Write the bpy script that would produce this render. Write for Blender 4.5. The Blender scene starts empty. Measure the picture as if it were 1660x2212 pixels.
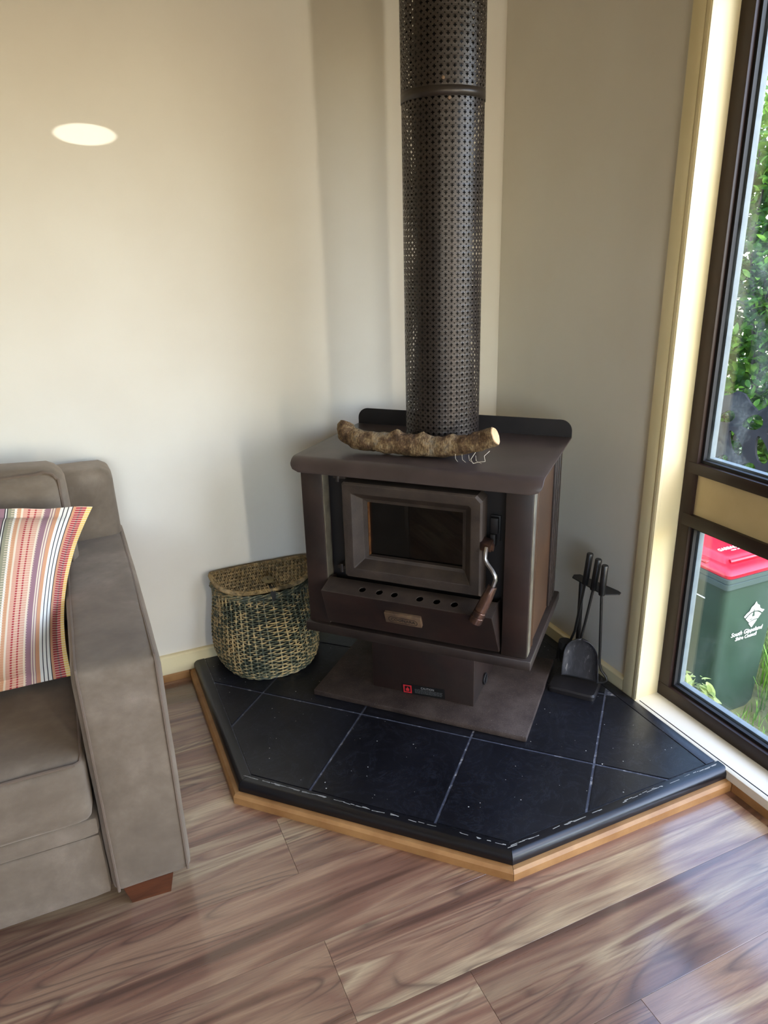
import bpy, bmesh, math, random
from math import sin, cos, pi, radians as R
from mathutils import Vector, Matrix, noise as mnoise
from mathutils.geometry import tessellate_polygon

random.seed(7)
scene = bpy.context.scene
COL = scene.collection

# ------------------------------------------------------------------ camera
cam_data = bpy.data.cameras.new('camera')
cam = bpy.data.objects.new('camera', cam_data)
COL.objects.link(cam)
CF = Vector((0.37280443, 0.86207623, -0.3432804))
CR = Vector((0.91364001, -0.405659, -0.02650875))
CU = Vector((0.16210735, 0.30375213, 0.9388588))
cam.matrix_world = Matrix(((CR.x, CU.x, -CF.x, -1.58326), (CR.y, CU.y, -CF.y, -2.47163),
                           (CR.z, CU.z, -CF.z, 1.5), (0, 0, 0, 1)))
cam_data.sensor_fit = 'VERTICAL'
cam_data.sensor_height = 36
cam_data.lens = 36 * 1546.4 / 2212
cam_data.clip_start = 0.05
scene.camera = cam

# ------------------------------------------------------------------ light
world = bpy.data.worlds.new('sky')
scene.world = world
world.use_nodes = True
wn = world.node_tree.nodes
wn.clear()
sky = wn.new('ShaderNodeTexSky')
sky.sky_type = 'NISHITA'
sky.sun_disc = False
sky.sun_elevation = R(48)
sky.sun_rotation = R(172)
sky.air_density = 1.0
sky.dust_density = 1.2
sky.ozone_density = 1.0
wbg = wn.new('ShaderNodeBackground')
wbg.inputs['Strength'].default_value = 2.5
wout = wn.new('ShaderNodeOutputWorld')
world.node_tree.links.new(sky.outputs[0], wbg.inputs[0])
world.node_tree.links.new(wbg.outputs[0], wout.inputs[0])


def lamp(name, kind, loc, direction, energy, color=(1, 1, 1), **kw):
    d = bpy.data.lights.new(name, kind)
    d.energy = energy
    d.color = color
    for k, v in kw.items():
        setattr(d, k, v)
    o = bpy.data.objects.new(name, d)
    COL.objects.link(o)
    o.location = loc
    o.rotation_euler = Vector(direction).to_track_quat('-Z', 'Y').to_euler()
    return o


lamp('sun', 'SUN', (3, -6, 6), (0.10, 0.72, -0.80), 3.0, (1.0, 0.94, 0.84), angle=R(1))
# daylight through the narrow back opening; the wide lamp is added room fill
lamp('daylight_narrow_window', 'AREA', (-0.13, -5.32, 1.15), (0, 1, 0), 95, (1.0, 0.93, 0.78),
     shape='RECTANGLE', size=0.24, size_y=2.0)
lamp('fill_wide_opening', 'AREA', (-2.45, -5.32, 1.55), (0.0, 1, -0.1), 12, (0.98, 0.98, 1.0),
     shape='RECTANGLE', size=1.9, size_y=1.2)
# skylight entering through the glazed wall on the right
portal = lamp('daylight_glazed_wall', 'AREA', (0.135, -2.16, 1.16), (-1, 0, 0), 1, (1, 1, 1),
              shape='RECTANGLE', size=2.5, size_y=2.25)
portal.data.cycles.is_portal = True
# small glint of sun thrown on the wall
glint_at = Vector((-1.425, 0, 1.838))
glint_from = Vector((-2.3, -3.6, 2.2))
glint = lamp('sun_glint', 'SPOT', glint_from, glint_at - glint_from, 620, (1.0, 0.96, 0.86),
             spot_size=R(2.8), spot_blend=0.35, shadow_soft_size=0.0)
glint.scale = (1.0, 0.34, 1.0)

scene.view_settings.view_transform = 'Standard'
scene.view_settings.look = 'None'
scene.view_settings.gamma = 1
scene.view_settings.use_curve_mapping = False
scene.view_settings.exposure = -0.34
scene.cycles.use_denoising = True
scene.cycles.max_bounces = 10
scene.cycles.diffuse_bounces = 6
scene.cycles.glossy_bounces = 4
scene.cycles.transparent_max_bounces = 16
scene.cycles.caustics_reflective = False
scene.cycles.caustics_refractive = False


# ------------------------------------------------------------------ materials
def srgb(r, g, b):
    def f(c):
        c /= 255
        return c / 12.92 if c <= 0.04045 else ((c + 0.055) / 1.055) ** 2.4
    return (f(r), f(g), f(b), 1)


class NT:
    def __init__(self, name):
        self.m = bpy.data.materials.new(name)
        self.m.use_nodes = True
        self.t = self.m.node_tree
        self.n = self.t.nodes
        self.n.clear()
        self.out = self.n.new('ShaderNodeOutputMaterial')
        self.p = self.n.new('ShaderNodeBsdfPrincipled')
        self.l(self.p.outputs[0], self.out.inputs[0])

    def l(self, a, b):
        self.t.links.new(a, b)

    def new(self, typ, **kw):
        x = self.n.new(typ)
        for k, v in kw.items():
            setattr(x, k, v)
        return x

    def coords(self, which='Object', scale=(1, 1, 1), offset_random=False):
        tc = self.new('ShaderNodeTexCoord')
        mp = self.new('ShaderNodeMapping')
        mp.inputs['Scale'].default_value = scale
        self.l(tc.outputs[which], mp.inputs[0])
        if offset_random:
            oi = self.new('ShaderNodeObjectInfo')
            mu = self.new('ShaderNodeVectorMath', operation='SCALE')
            cb = self.new('ShaderNodeCombineXYZ')
            for i in range(3):
                self.l(oi.outputs['Random'], cb.inputs[i])
            self.l(cb.outputs[0], mu.inputs[0])
            mu.inputs['Scale'].default_value = 57.0
            self.l(mu.outputs[0], mp.inputs['Location'])
        return mp.outputs[0]

    def noise(self, vec, scale, detail=4, rough=0.55, dist=0.0):
        x = self.new('ShaderNodeTexNoise')
        x.inputs['Scale'].default_value = scale
        x.inputs['Detail'].default_value = detail
        x.inputs['Roughness'].default_value = rough
        x.inputs['Distortion'].default_value = dist
        self.l(vec, x.inputs['Vector'])
        return x.outputs['Fac']

    def ramp(self, fac, stops, interp='LINEAR'):
        x = self.new('ShaderNodeValToRGB')
        x.color_ramp.interpolation = interp
        e = x.color_ramp.elements
        while len(e) > 1:
            e.remove(e[-1])
        e[0].position, e[0].color = stops[0][0], stops[0][1]
        for p, c in stops[1:]:
            q = e.new(p)
            q.color = c
        self.l(fac, x.inputs[0])
        return x.outputs[0]

    def mix(self, fac, a, b, blend='MIX'):
        x = self.new('ShaderNodeMix', data_type='RGBA', blend_type=blend)
        if isinstance(fac, (int, float)):
            x.inputs[0].default_value = fac
        else:
            self.l(fac, x.inputs[0])
        for s, i in ((a, 6), (b, 7)):
            if isinstance(s, tuple):
                x.inputs[i].default_value = s
            else:
                self.l(s, x.inputs[i])
        return x.outputs[2]

    def math(self, op, a, b=0.0):
        x = self.new('ShaderNodeMath', operation=op)
        for s, i in ((a, 0), (b, 1)):
            if isinstance(s, (int, float)):
                x.inputs[i].default_value = s
            else:
                self.l(s, x.inputs[i])
        return x.outputs[0]

    def bump(self, h, strength, dist=0.002):
        x = self.new('ShaderNodeBump')
        x.inputs['Strength'].default_value = strength
        x.inputs['Distance'].default_value = dist
        self.l(h, x.inputs['Height'])
        self.l(x.outputs[0], self.p.inputs['Normal'])

    def base(self, c):
        if isinstance(c, tuple):
            self.p.inputs['Base Color'].default_value = c
        else:
            self.l(c, self.p.inputs['Base Color'])

    def set(self, **kw):
        for k, v in kw.items():
            s = self.p.inputs[k.replace('_', ' ')]
            if isinstance(v, (int, float, tuple)):
                s.default_value = v
            else:
                self.l(v, s)


def plain(name, c1, c2=None, nscale=8, rough=0.5, metal=0.0, bump=0.0, bscale=60, spec=0.5, stretch=(1, 1, 1), lo=0.35, hi=0.65, wear=None):
    a = NT(name)
    v = a.coords('Object', stretch)
    if c2 is None:
        c2 = c1
    f = a.noise(v, nscale, 5)
    a.base(a.ramp(f, [(lo, c1), (hi, c2)]))
    a.set(Roughness=rough, Metallic=metal, Specular_IOR_Level=spec)
    if wear:
        be = a.new('ShaderNodeBevel', samples=4)
        be.inputs['Radius'].default_value = 0.004
        ge = a.new('ShaderNodeNewGeometry')
        dt = a.new('ShaderNodeVectorMath', operation='DOT_PRODUCT')
        a.l(be.outputs[0], dt.inputs[0])
        a.l(ge.outputs['Normal'], dt.inputs[1])
        edge = a.math('SUBTRACT', 1.0, dt.outputs['Value'])
        edge = a.ramp(edge, [(0.02, (0, 0, 0, 1)), (0.16, (0.6,) * 3 + (1,))])
        pat = a.ramp(a.noise(v, 34, 5, 0.7), [(0.36, (0.15,) * 3 + (1,)), (0.62, (1, 1, 1, 1))])
        dust = a.ramp(a.noise(v, 5, 6, 0.7), [(0.46, (0, 0, 0, 1)), (0.72, (0.10,) * 3 + (1,))])
        base = a.p.inputs['Base Color'].links[0].from_socket
        col = a.mix(dust, base, wear)
        a.base(a.mix(a.math('MULTIPLY', edge, pat), col, wear))
    if bump:
        a.bump(a.noise(v, bscale, 3), bump)
    return a.m


M = {}
M['wall'] = plain('wall_paint', srgb(220, 215, 203), srgb(224, 220, 209), 3, 0.6, bump=0.05, bscale=220, spec=0.2)
M['room_wall'] = plain('darkened_unseen_wall', srgb(168, 158, 142), srgb(172, 162, 146), 3, 0.8, spec=0.2)  # unseen walls painted darker than the wall paint to cut bounced light
M['ceiling'] = plain('ceiling_paint', srgb(226, 216, 188), srgb(230, 220, 192), 3, 0.8, spec=0.2)
M['cream'] = plain('cream_gloss_paint', srgb(230, 216, 172), srgb(234, 221, 180), 5, 0.38, bump=0.04, bscale=40)
M['sill'] = plain('white_gloss_paint', srgb(236, 231, 212), srgb(240, 236, 220), 5, 0.35)
M['frame'] = plain('brown_aluminium', srgb(40, 27, 23), srgb(46, 31, 26), 20, 0.40, spec=0.3)
M['gasket'] = plain('black_rubber', srgb(16, 14, 18), srgb(22, 20, 22), 30, 0.6)
M['outer_frame'] = plain('grey_outer_frame', srgb(88, 100, 106), srgb(100, 112, 116), 30, 0.5)
M['infill'] = plain('tan_infill_panel', srgb(196, 172, 124), srgb(202, 178, 130), 12, 0.45, bump=0.03, bscale=90)
M['pine'] = plain('honey_timber', srgb(178, 134, 84), srgb(150, 106, 62), 9, 0.5, bump=0.2, bscale=70, stretch=(1, 1, 1))
M['steel'] = plain('dark_brown_enamel', srgb(44, 35, 32), srgb(35, 28, 26), 14, 0.42, wear=srgb(104, 92, 82), bump=0.06, bscale=160, spec=0.45)
M['steel_red'] = plain('red_brown_enamel', srgb(46, 31, 27), srgb(33, 25, 23), 9, 0.45, wear=srgb(104, 92, 82), bump=0.06, bscale=160, spec=0.45)
M['steel_top'] = plain('brown_enamel_top', srgb(68, 57, 54), srgb(55, 46, 43), 7, 0.36, bump=0.05, bscale=200, spec=0.5)
M['steel_dark'] = plain('soot_black_steel', srgb(30, 27, 28), srgb(22, 20, 22), 12, 0.5, bump=0.1, bscale=120, spec=0.4)
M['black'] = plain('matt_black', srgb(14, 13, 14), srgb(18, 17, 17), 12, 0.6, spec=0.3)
M['cast'] = plain('cast_iron_door', srgb(58, 48, 41), srgb(41, 33, 29), 16, 0.55, wear=srgb(104, 92, 82), bump=0.35, bscale=240, spec=0.4)
M['side_panel'] = plain('tan_side_panel', srgb(92, 68, 50), srgb(78, 57, 43), 6, 0.34, metal=0.25, spec=0.5)
M['bare_edge'] = plain('bare_steel_edge', srgb(150, 142, 124), srgb(120, 112, 100), 20, 0.4, metal=0.5)
M['baseplate'] = plain('rusty_base_plate', srgb(74, 62, 56), srgb(46, 37, 34), 10, 0.72, bump=0.6, bscale=260, spec=0.3, lo=0.3, hi=0.7)
a_ = NT('rusty_speckled_plate')
v_ = a_.coords('Object')
c_ = a_.ramp(a_.noise(v_, 9, 6, 0.65), [(0.32, srgb(44, 35, 32)), (0.5, srgb(62, 51, 46)), (0.68, srgb(78, 67, 61))])
c_ = a_.mix(a_.ramp(a_.noise(v_, 420, 2), [(0.64, (0, 0, 0, 1)), (0.74, (0.55,) * 3 + (1,))]), c_, srgb(150, 142, 132))
c_ = a_.mix(a_.ramp(a_.noise(v_, 300, 2), [(0.28, (0.6,) * 3 + (1,)), (0.40, (0, 0, 0, 1))]), c_, srgb(30, 24, 23))
a_.base(c_)
a_.set(Roughness=0.6, Specular_IOR_Level=0.35)
a_.bump(a_.noise(v_, 260, 3), 0.5)
M['baseplate'] = a_.m
M['copper'] = plain('copper_seal', srgb(176, 120, 70), srgb(120, 78, 48), 30, 0.4, metal=0.7)
M['chrome'] = plain('worn_steel_rod', srgb(165, 158, 150), srgb(130, 124, 120), 40, 0.3, metal=0.9)
M['grip'] = plain('bronze_grip', srgb(104, 76, 62), srgb(62, 46, 42), 30, 0.30, metal=0.7)
M['badge'] = plain('brass_badge', srgb(118, 96, 74), srgb(92, 74, 62), 40, 0.5, metal=0.3, bump=0.3, bscale=300)
M['badge_dark'] = plain('badge_relief', srgb(44, 32, 28), srgb(36, 27, 24), 40, 0.6)
M['inner_pipe'] = plain('inner_flue_steel', srgb(26, 25, 26), srgb(36, 34, 34), 6, 0.35, metal=0.5)
M['red_print'] = plain('red_print', srgb(190, 40, 48), None, 5, 0.5)
M['grey_print'] = plain('grey_print', srgb(150, 150, 150), None, 5, 0.5)
M['dim_print'] = plain('dim_print', srgb(70, 72, 74), None, 5, 0.5)
M['white_print'] = plain('white_print', srgb(236, 240, 236), None, 5, 0.5)
M['tool'] = plain('black_tool_steel', srgb(26, 26, 27), srgb(34, 34, 34), 20, 0.34, metal=0.3, spec=0.6)
M['bristle'] = plain('black_bristle', srgb(16, 15, 15), srgb(26, 24, 22), 60, 0.8)
M['leg_wood'] = plain('stained_sofa_leg', srgb(94, 52, 30), srgb(74, 40, 24), 12, 0.4, stretch=(1, 6, 6))
M['bin_green'] = plain('dark_green_plastic', srgb(40, 60, 50), srgb(35, 53, 44), 5, 0.45, bump=0.05, bscale=150)
M['bin_grey'] = plain('grey_green_rim', srgb(56, 70, 68), srgb(50, 63, 61), 5, 0.4)
M['bin_red'] = plain('red_plastic', srgb(176, 20, 42), srgb(166, 18, 38), 5, 0.32)
M['wheel'] = plain('black_wheel_rubber', srgb(20, 20, 20), srgb(28, 28, 28), 20, 0.7)
M['soil'] = plain('dark_soil', srgb(62, 60, 40), srgb(84, 92, 48), 6, 0.9, bump=0.6, bscale=30)
M['branch'] = plain('grey_brown_branch', srgb(92, 84, 74), srgb(60, 54, 46), 14, 0.8, bump=0.5)
M['screen'] = plain('dark_blue_grey_plastic', srgb(20, 22, 28), srgb(27, 30, 37), 10, 0.6, spec=0.2)
M['brickwork'] = plain('outside_cladding', srgb(170, 150, 120), srgb(150, 132, 106), 8, 0.8)
M['dark_lining'] = plain('dark_basket_inside', srgb(26, 28, 22), srgb(20, 21, 17), 20, 0.9)
M['leather'] = plain('olive_leather_tab', srgb(112, 98, 62), srgb(92, 80, 50), 20, 0.6)
M['firebrick'] = plain('sooty_firebrick', srgb(58, 40, 32), srgb(30, 24, 22), 8, 0.9)
M['strand'] = plain('pale_strand', srgb(206, 196, 176), None, 5, 0.6)
M['dust_white'] = plain('bare_white_chips', srgb(170, 168, 162), None, 5, 0.8)
M['endgrain'] = plain('pale_cut_wood', srgb(226, 186, 142), srgb(206, 160, 116), 30, 0.7, bump=0.2, bscale=200)


def mat_tile():
    a = NT('black_painted_slate')
    v = a.coords('Object')
    f = a.noise(v, 3.5, 6, 0.6)
    base = a.ramp(f, [(0.3, srgb(13, 13, 17)), (0.7, srgb(21, 22, 29))])
    vo = a.new('ShaderNodeTexVoronoi', feature='F1')
    vo.inputs['Scale'].default_value = 58
    vo.inputs['Randomness'].default_value = 1.0
    mp = a.new('ShaderNodeMapping')
    mp.inputs['Scale'].default_value = (1, 1.0, 0.05)
    tc = a.new('ShaderNodeTexCoord')
    a.l(tc.outputs['Object'], mp.inputs[0])
    a.l(mp.outputs[0], vo.inputs['Vector'])
    wn_ = a.new('ShaderNodeTexWhiteNoise')
    a.l(vo.outputs['Position'], wn_.inputs['Vector'])
    size = a.math('MULTIPLY', a.math('POWER', wn_.outputs['Value'], 4.0), 0.12)
    speck = a.math('LESS_THAN', vo.outputs['Distance'], size)
    col = a.mix(speck, base, srgb(190, 188, 180))
    sc = a.noise(v, 9, 8, 0.7, 1.5)
    scr = a.ramp(sc, [(0.490, (0, 0, 0, 1)), (0.5, (0.10, 0.16, 0.16, 1)), (0.515, (0, 0, 0, 1))])
    col = a.mix(scr, col, srgb(90, 94, 108))
    a.base(col)
    a.set(Roughness=a.ramp(a.noise(v, 6, 4), [(0.3, (0.30,) * 3 + (1,)), (0.7, (0.42,) * 3 + (1,))]), Specular_IOR_Level=0.55)
    a.bump(a.noise(v, 11, 8, 0.62, 0.6), 0.35, 0.004)
    return a.m


M['tile'] = mat_tile()


def mat_edge():
    a = NT('black_bullnose_tile')
    v = a.coords('Object')
    f = a.noise(v, 5, 6, 0.6)
    a.base(a.ramp(f, [(0.3, srgb(13, 13, 16)), (0.7, srgb(21, 21, 26))]))
    a.set(Roughness=0.3, Specular_IOR_Level=0.55)
    a.bump(a.noise(v, 14, 5), 0.12)
    return a.m


M['edge_tile'] = mat_edge()


def mat_grout():
    a = NT('painted_grout')
    v = a.coords('Object')
    f = a.noise(v, 38, 4, 0.7)
    a.base(a.ramp(f, [(0.5, srgb(72, 76, 88)), (0.60, srgb(100, 104, 116)), (0.68, srgb(180, 180, 178))]))
    a.set(Roughness=0.5)
    return a.m


M['grout'] = mat_grout()


def mat_floor():
    a = NT('walnut_laminate')
    v = a.coords('Object', (0.55, 7.5, 1), True)
    n1 = a.noise(v, 1.3, 3, 0.5, 0.7)
    n2 = a.noise(a.coords('Object', (0.6, 4.5, 1), True), 1.5, 2, 0.45, 0.7)
    col = a.ramp(n1, [(0.34, srgb(96, 68, 54)), (0.42, srgb(136, 98, 78)), (0.48, srgb(164, 130, 102)), (0.53, srgb(134, 98, 79)),
                      (0.58, srgb(170, 140, 110)), (0.63, srgb(188, 162, 127)), (0.70, srgb(124, 90, 72))])
    # cathedral growth rings
    rings = a.math('FRACT', a.math('MULTIPLY', n2, 18.0))
    line = a.ramp(rings, [(0.0, (0.9,) * 3 + (1,)), (0.16, (0.25,) * 3 + (1,)), (0.5, (0, 0, 0, 1)), (0.84, (0.12,) * 3 + (1,)), (1.0, (0.9,) * 3 + (1,))])
    gate = a.ramp(a.noise(a.coords('Object', (0.7, 3.0, 1), True), 2.2, 2), [(0.44, (0.1,) * 3 + (1,)), (0.56, (1, 1, 1, 1))])
    lf = a.math('MULTIPLY', line, gate)
    col = a.mix(a.math('MULTIPLY', lf, 0.75), col, srgb(80, 60, 52))
    fine = a.noise(a.coords('Object', (3.0, 90.0, 1), True), 3.0, 4, 0.7)
    col = a.mix(a.ramp(fine, [(0.40, (0.26,) * 3 + (1,)), (0.58, (0, 0, 0, 1))]), col, srgb(90, 68, 58))
    oi = a.new('ShaderNodeObjectInfo')
    hs = a.new('ShaderNodeHueSaturation')
    a.l(col, hs.inputs['Color'])
    a.l(a.math('ADD', a.math('MULTIPLY', oi.outputs['Random'], 0.25), 0.90), hs.inputs['Value'])
    a.base(hs.outputs[0])
    a.set(Roughness=a.ramp(fine, [(0.3, (0.34,) * 3 + (1,)), (0.7, (0.26,) * 3 + (1,))]), Specular_IOR_Level=0.5, Coat_Weight=1.0, Coat_Roughness=0.13)
    a.bump(fine, 0.10, 0.001)
    return a.m


M['floor'] = mat_floor()


def mat_suede(name, c1, c2, c3):
    a = NT(name)
    v = a.coords('Object')
    big = a.noise(v, 4.0, 5, 0.65, 0.2)
    small = a.noise(v, 30, 3, 0.6)
    col = a.ramp(big, [(0.35, c1), (0.52, c2), (0.68, c3)])
    col = a.mix(a.ramp(small, [(0.35, (0.25,) * 3 + (1,)), (0.65, (0, 0, 0, 1))]), col, c1)
    fi = a.noise(v, 900, 2)
    col = a.mix(a.ramp(fi, [(0.4, (0.2,) * 3 + (1,)), (0.6, (0, 0, 0, 1))]), col, c1)
    a.base(col)
    a.set(Roughness=0.9, Specular_IOR_Level=0.15, Sheen_Weight=0.35, Sheen_Roughness=0.5, Sheen_Tint=srgb(220, 205, 190))
    a.bump(fi, 0.2, 0.0006)
    return a.m


M['suede'] = mat_suede('taupe_suede', srgb(98, 86, 73), srgb(117, 104, 89), srgb(138, 124, 109))
M['piping'] = mat_suede('taupe_piping', srgb(98, 84, 72), srgb(108, 93, 80), srgb(116, 100, 88))


def mat_stripes():
    a = NT('striped_cotton')
    uv = a.new('ShaderNodeUVMap')
    sp = a.new('ShaderNodeSeparateXYZ')
    a.l(uv.outputs[0], sp.inputs[0])
    u = sp.outputs[0]
    Y, RD, OR, CR_, WH, BK, PU, SA, SG, MR = (srgb(226, 190, 104), srgb(172, 56, 62), srgb(206, 152, 116), srgb(226, 208, 184),
                                             srgb(232, 228, 218), srgb(66, 62, 64), srgb(152, 116, 124), srgb(210, 158, 136), srgb(150, 146, 122), srgb(120, 60, 66))
    seq = [(5, Y), (4, RD), (2, MR), (4, RD), (3, OR), (1, BK), (3, WH), (1, BK), (3, WH), (1, BK), (3, WH), (4, OR), (1, PU), (1.5, CR_),
           (1, PU), (1.5, CR_), (6, PU), (2, CR_), (5, SA), (2, RD), (4, SA), (2, RD), (4, SA), (2, CR_), (4, OR), (2, WH), (6, SG),
           (1, BK), (1, WH), (1, BK), (6, PU)]
    tot = sum(s[0] for s in seq)
    stops, acc = [], 0.0
    for w, c in seq:
        stops.append((acc / tot, c))
        acc += w
    per = a.math('FRACT', a.math('MULTIPLY', a.math('SUBTRACT', 1.0, u), 2.15))
    col = a.ramp(per, stops, 'CONSTANT')
    # pale ticks woven across the red, sage and yellow stripes
    tick = a.math('GREATER_THAN', a.math('FRACT', a.math('MULTIPLY', sp.outputs[1], 75.0)), 0.58)
    band = a.ramp(per, [(0.0, (0.7,) * 3 + (1,)), (5 / tot, (0.55,) * 3 + (1,)), (15 / tot, (0,) * 3 + (1,)), (44.0 / tot, (0.55,) * 3 + (1,)),
                        (60 / tot, (0.1,) * 3 + (1,)), (69 / tot, (0.7,) * 3 + (1,)), (75.0 / tot, (0,) * 3 + (1,))], 'CONSTANT')
    col = a.mix(a.math('MULTIPLY', tick, band), col, srgb(228, 208, 182))
    a.base(col)
    a.set(Roughness=0.85, Specular_IOR_Level=0.15, Sheen_Weight=0.1)
    a.bump(a.noise(a.coords('UV', (200, 200, 1)), 1.0, 2), 0.25, 0.0008)
    return a.m


M['stripes'] = mat_stripes()


def mat_wicker(name, dark, mid, tan, bias):
    a = NT(name)
    v = a.coords('Object')
    at = a.new('ShaderNodeAttribute', attribute_name='crest')
    f = a.math('ADD', a.math('MULTIPLY', a.noise(v, 45, 3, 0.7), 0.7), a.math('MULTIPLY', a.noise(v, 9, 2), 0.3))
    f = a.math('ADD', f, a.math('MULTIPLY', at.outputs['Fac'], 0.085))
    a.base(a.ramp(f, [(bias - 0.10, dark), (bias, mid), (bias + 0.09, tan)]))
    a.set(Roughness=0.6, Specular_IOR_Level=0.35)
    a.bump(a.noise(v, 300, 2), 0.2, 0.001)
    return a.m


M['wicker'] = mat_wicker('green_washed_wicker', srgb(54, 62, 53), srgb(98, 100, 80), srgb(184, 160, 114), 0.51)
M['wicker_lid'] = mat_wicker('brown_wicker', srgb(92, 80, 58), srgb(128, 110, 78), srgb(164, 140, 100), 0.49)

M['wicker_rim'] = mat_wicker('tan_wrapped_wicker', srgb(96, 82, 58), srgb(146, 124, 86), srgb(176, 150, 106), 0.49)


def mat_bark():
    a = NT('rough_bark')
    v = a.coords('Object')
    vs = a.coords('Object', (3.5, 1, 1))
    n1 = a.noise(v, 22, 7, 0.7)
    n2 = a.noise(vs, 70, 4, 0.7, 0.5)
    col = a.ramp(n1, [(0.34, srgb(46, 35, 28)), (0.45, srgb(96, 74, 52)), (0.55, srgb(144, 122, 90)), (0.66, srgb(122, 114, 100))])
    col = a.mix(a.ramp(n2, [(0.40, (0.7,) * 3 + (1,)), (0.56, (0, 0, 0, 1))]), col, srgb(62, 48, 36))
    a.base(col)
    a.set(Roughness=0.9, Specular_IOR_Level=0.2)
    a.bump(n2, 0.9, 0.004)
    return a.m


M['bark'] = mat_bark()


def mat_leaf(name, c1, c2, c3):
    a = NT(name)
    oi = a.new('ShaderNodeObjectInfo')
    v = a.coords('Object')
    f = a.noise(v, 9, 2)
    f2 = a.math('ADD', a.math('MULTIPLY', f, 0.8), a.math('MULTIPLY', oi.outputs['Random'], 0.2))
    a.base(a.ramp(f2, [(0.36, c1), (0.50, c2), (0.64, c3)]))
    a.set(Roughness=0.5, Specular_IOR_Level=0.3)
    tr = a.new('ShaderNodeBsdfTranslucent')
    a.l(a.ramp(f2, [(0.36, c2), (0.64, c3)]), tr.inputs['Color'])
    mx = a.new('ShaderNodeMixShader')
    mx.inputs[0].default_value = 0.35
    a.l(a.p.outputs[0], mx.inputs[1])
    a.l(tr.outputs[0], mx.inputs[2])
    a.l(mx.outputs[0], a.out.inputs[0])
    return a.m


M['leaf'] = mat_leaf('hedge_leaf', srgb(46, 84, 28), srgb(88, 134, 42), srgb(146, 182, 66))
M['leaf_pale'] = mat_leaf('pale_leaf', srgb(116, 136, 76), srgb(150, 166, 98), srgb(180, 186, 136))
M['grass'] = mat_leaf('grass_blade', srgb(60, 100, 32), srgb(90, 136, 46), srgb(130, 168, 74))


def mat_glass(name, dust=0.0, tint=(1, 1, 1, 1)):
    a = NT(name)
    a.n.remove(a.p)
    tr = a.new('ShaderNodeBsdfTransparent')
    tr.inputs[0].default_value = tint
    gl = a.new('ShaderNodeBsdfGlossy')
    gl.inputs['Roughness'].default_value = 0.0
    fr = a.new('ShaderNodeFresnel')
    ge = a.new('ShaderNodeNewGeometry')
    a.l(a.math('SUBTRACT', 1.5, a.math('MULTIPLY', ge.outputs['Backfacing'], 1.5 - 1 / 1.5)), fr.inputs[0])
    mx = a.new('ShaderNodeMixShader')
    a.l(fr.outputs[0], mx.inputs[0])
    a.l(tr.outputs[0], mx.inputs[1])
    a.l(gl.outputs[0], mx.inputs[2])
    last = mx.outputs[0]
    if dust:
        df = a.new('ShaderNodeBsdfDiffuse')
        df.inputs[0].default_value = srgb(205, 212, 205)
        tl = a.new('ShaderNodeBsdfTranslucent')
        tl.inputs[0].default_value = srgb(205, 212, 205)
        ad = a.new('ShaderNodeMixShader')
        ad.inputs[0].default_value = 0.6
        a.l(df.outputs[0], ad.inputs[1])
        a.l(tl.outputs[0], ad.inputs[2])
        m2 = a.new('ShaderNodeMixShader')
        v = a.coords('Object', (1, 1, 0.55))
        n1 = a.ramp(a.noise(v, 7, 5, 0.7, 0.6), [(0.46, (0, 0, 0, 1)), (0.72, (1, 1, 1, 1))])
        n2 = a.noise(a.coords('Object'), 160, 2)
        f = a.math('MULTIPLY', a.math('MULTIPLY', n1, a.ramp(n2, [(0.35, (0.3,) * 3 + (1,)), (0.7, (1, 1, 1, 1))])), dust)
        a.l(f, m2.inputs[0])
        a.l(last, m2.inputs[1])
        a.l(ad.outputs[0], m2.inputs[2])
        last = m2.outputs[0]
    a.l(last, a.out.inputs[0])
    return a.m


M['glass'] = mat_glass('window_glass', 0.05)
M['glass_dusty'] = mat_glass('dusty_window_glass', 0.16)
M['stove_glass'] = mat_glass('smoked_stove_glass', 0.0, (0.30, 0.26, 0.25, 1))


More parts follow.
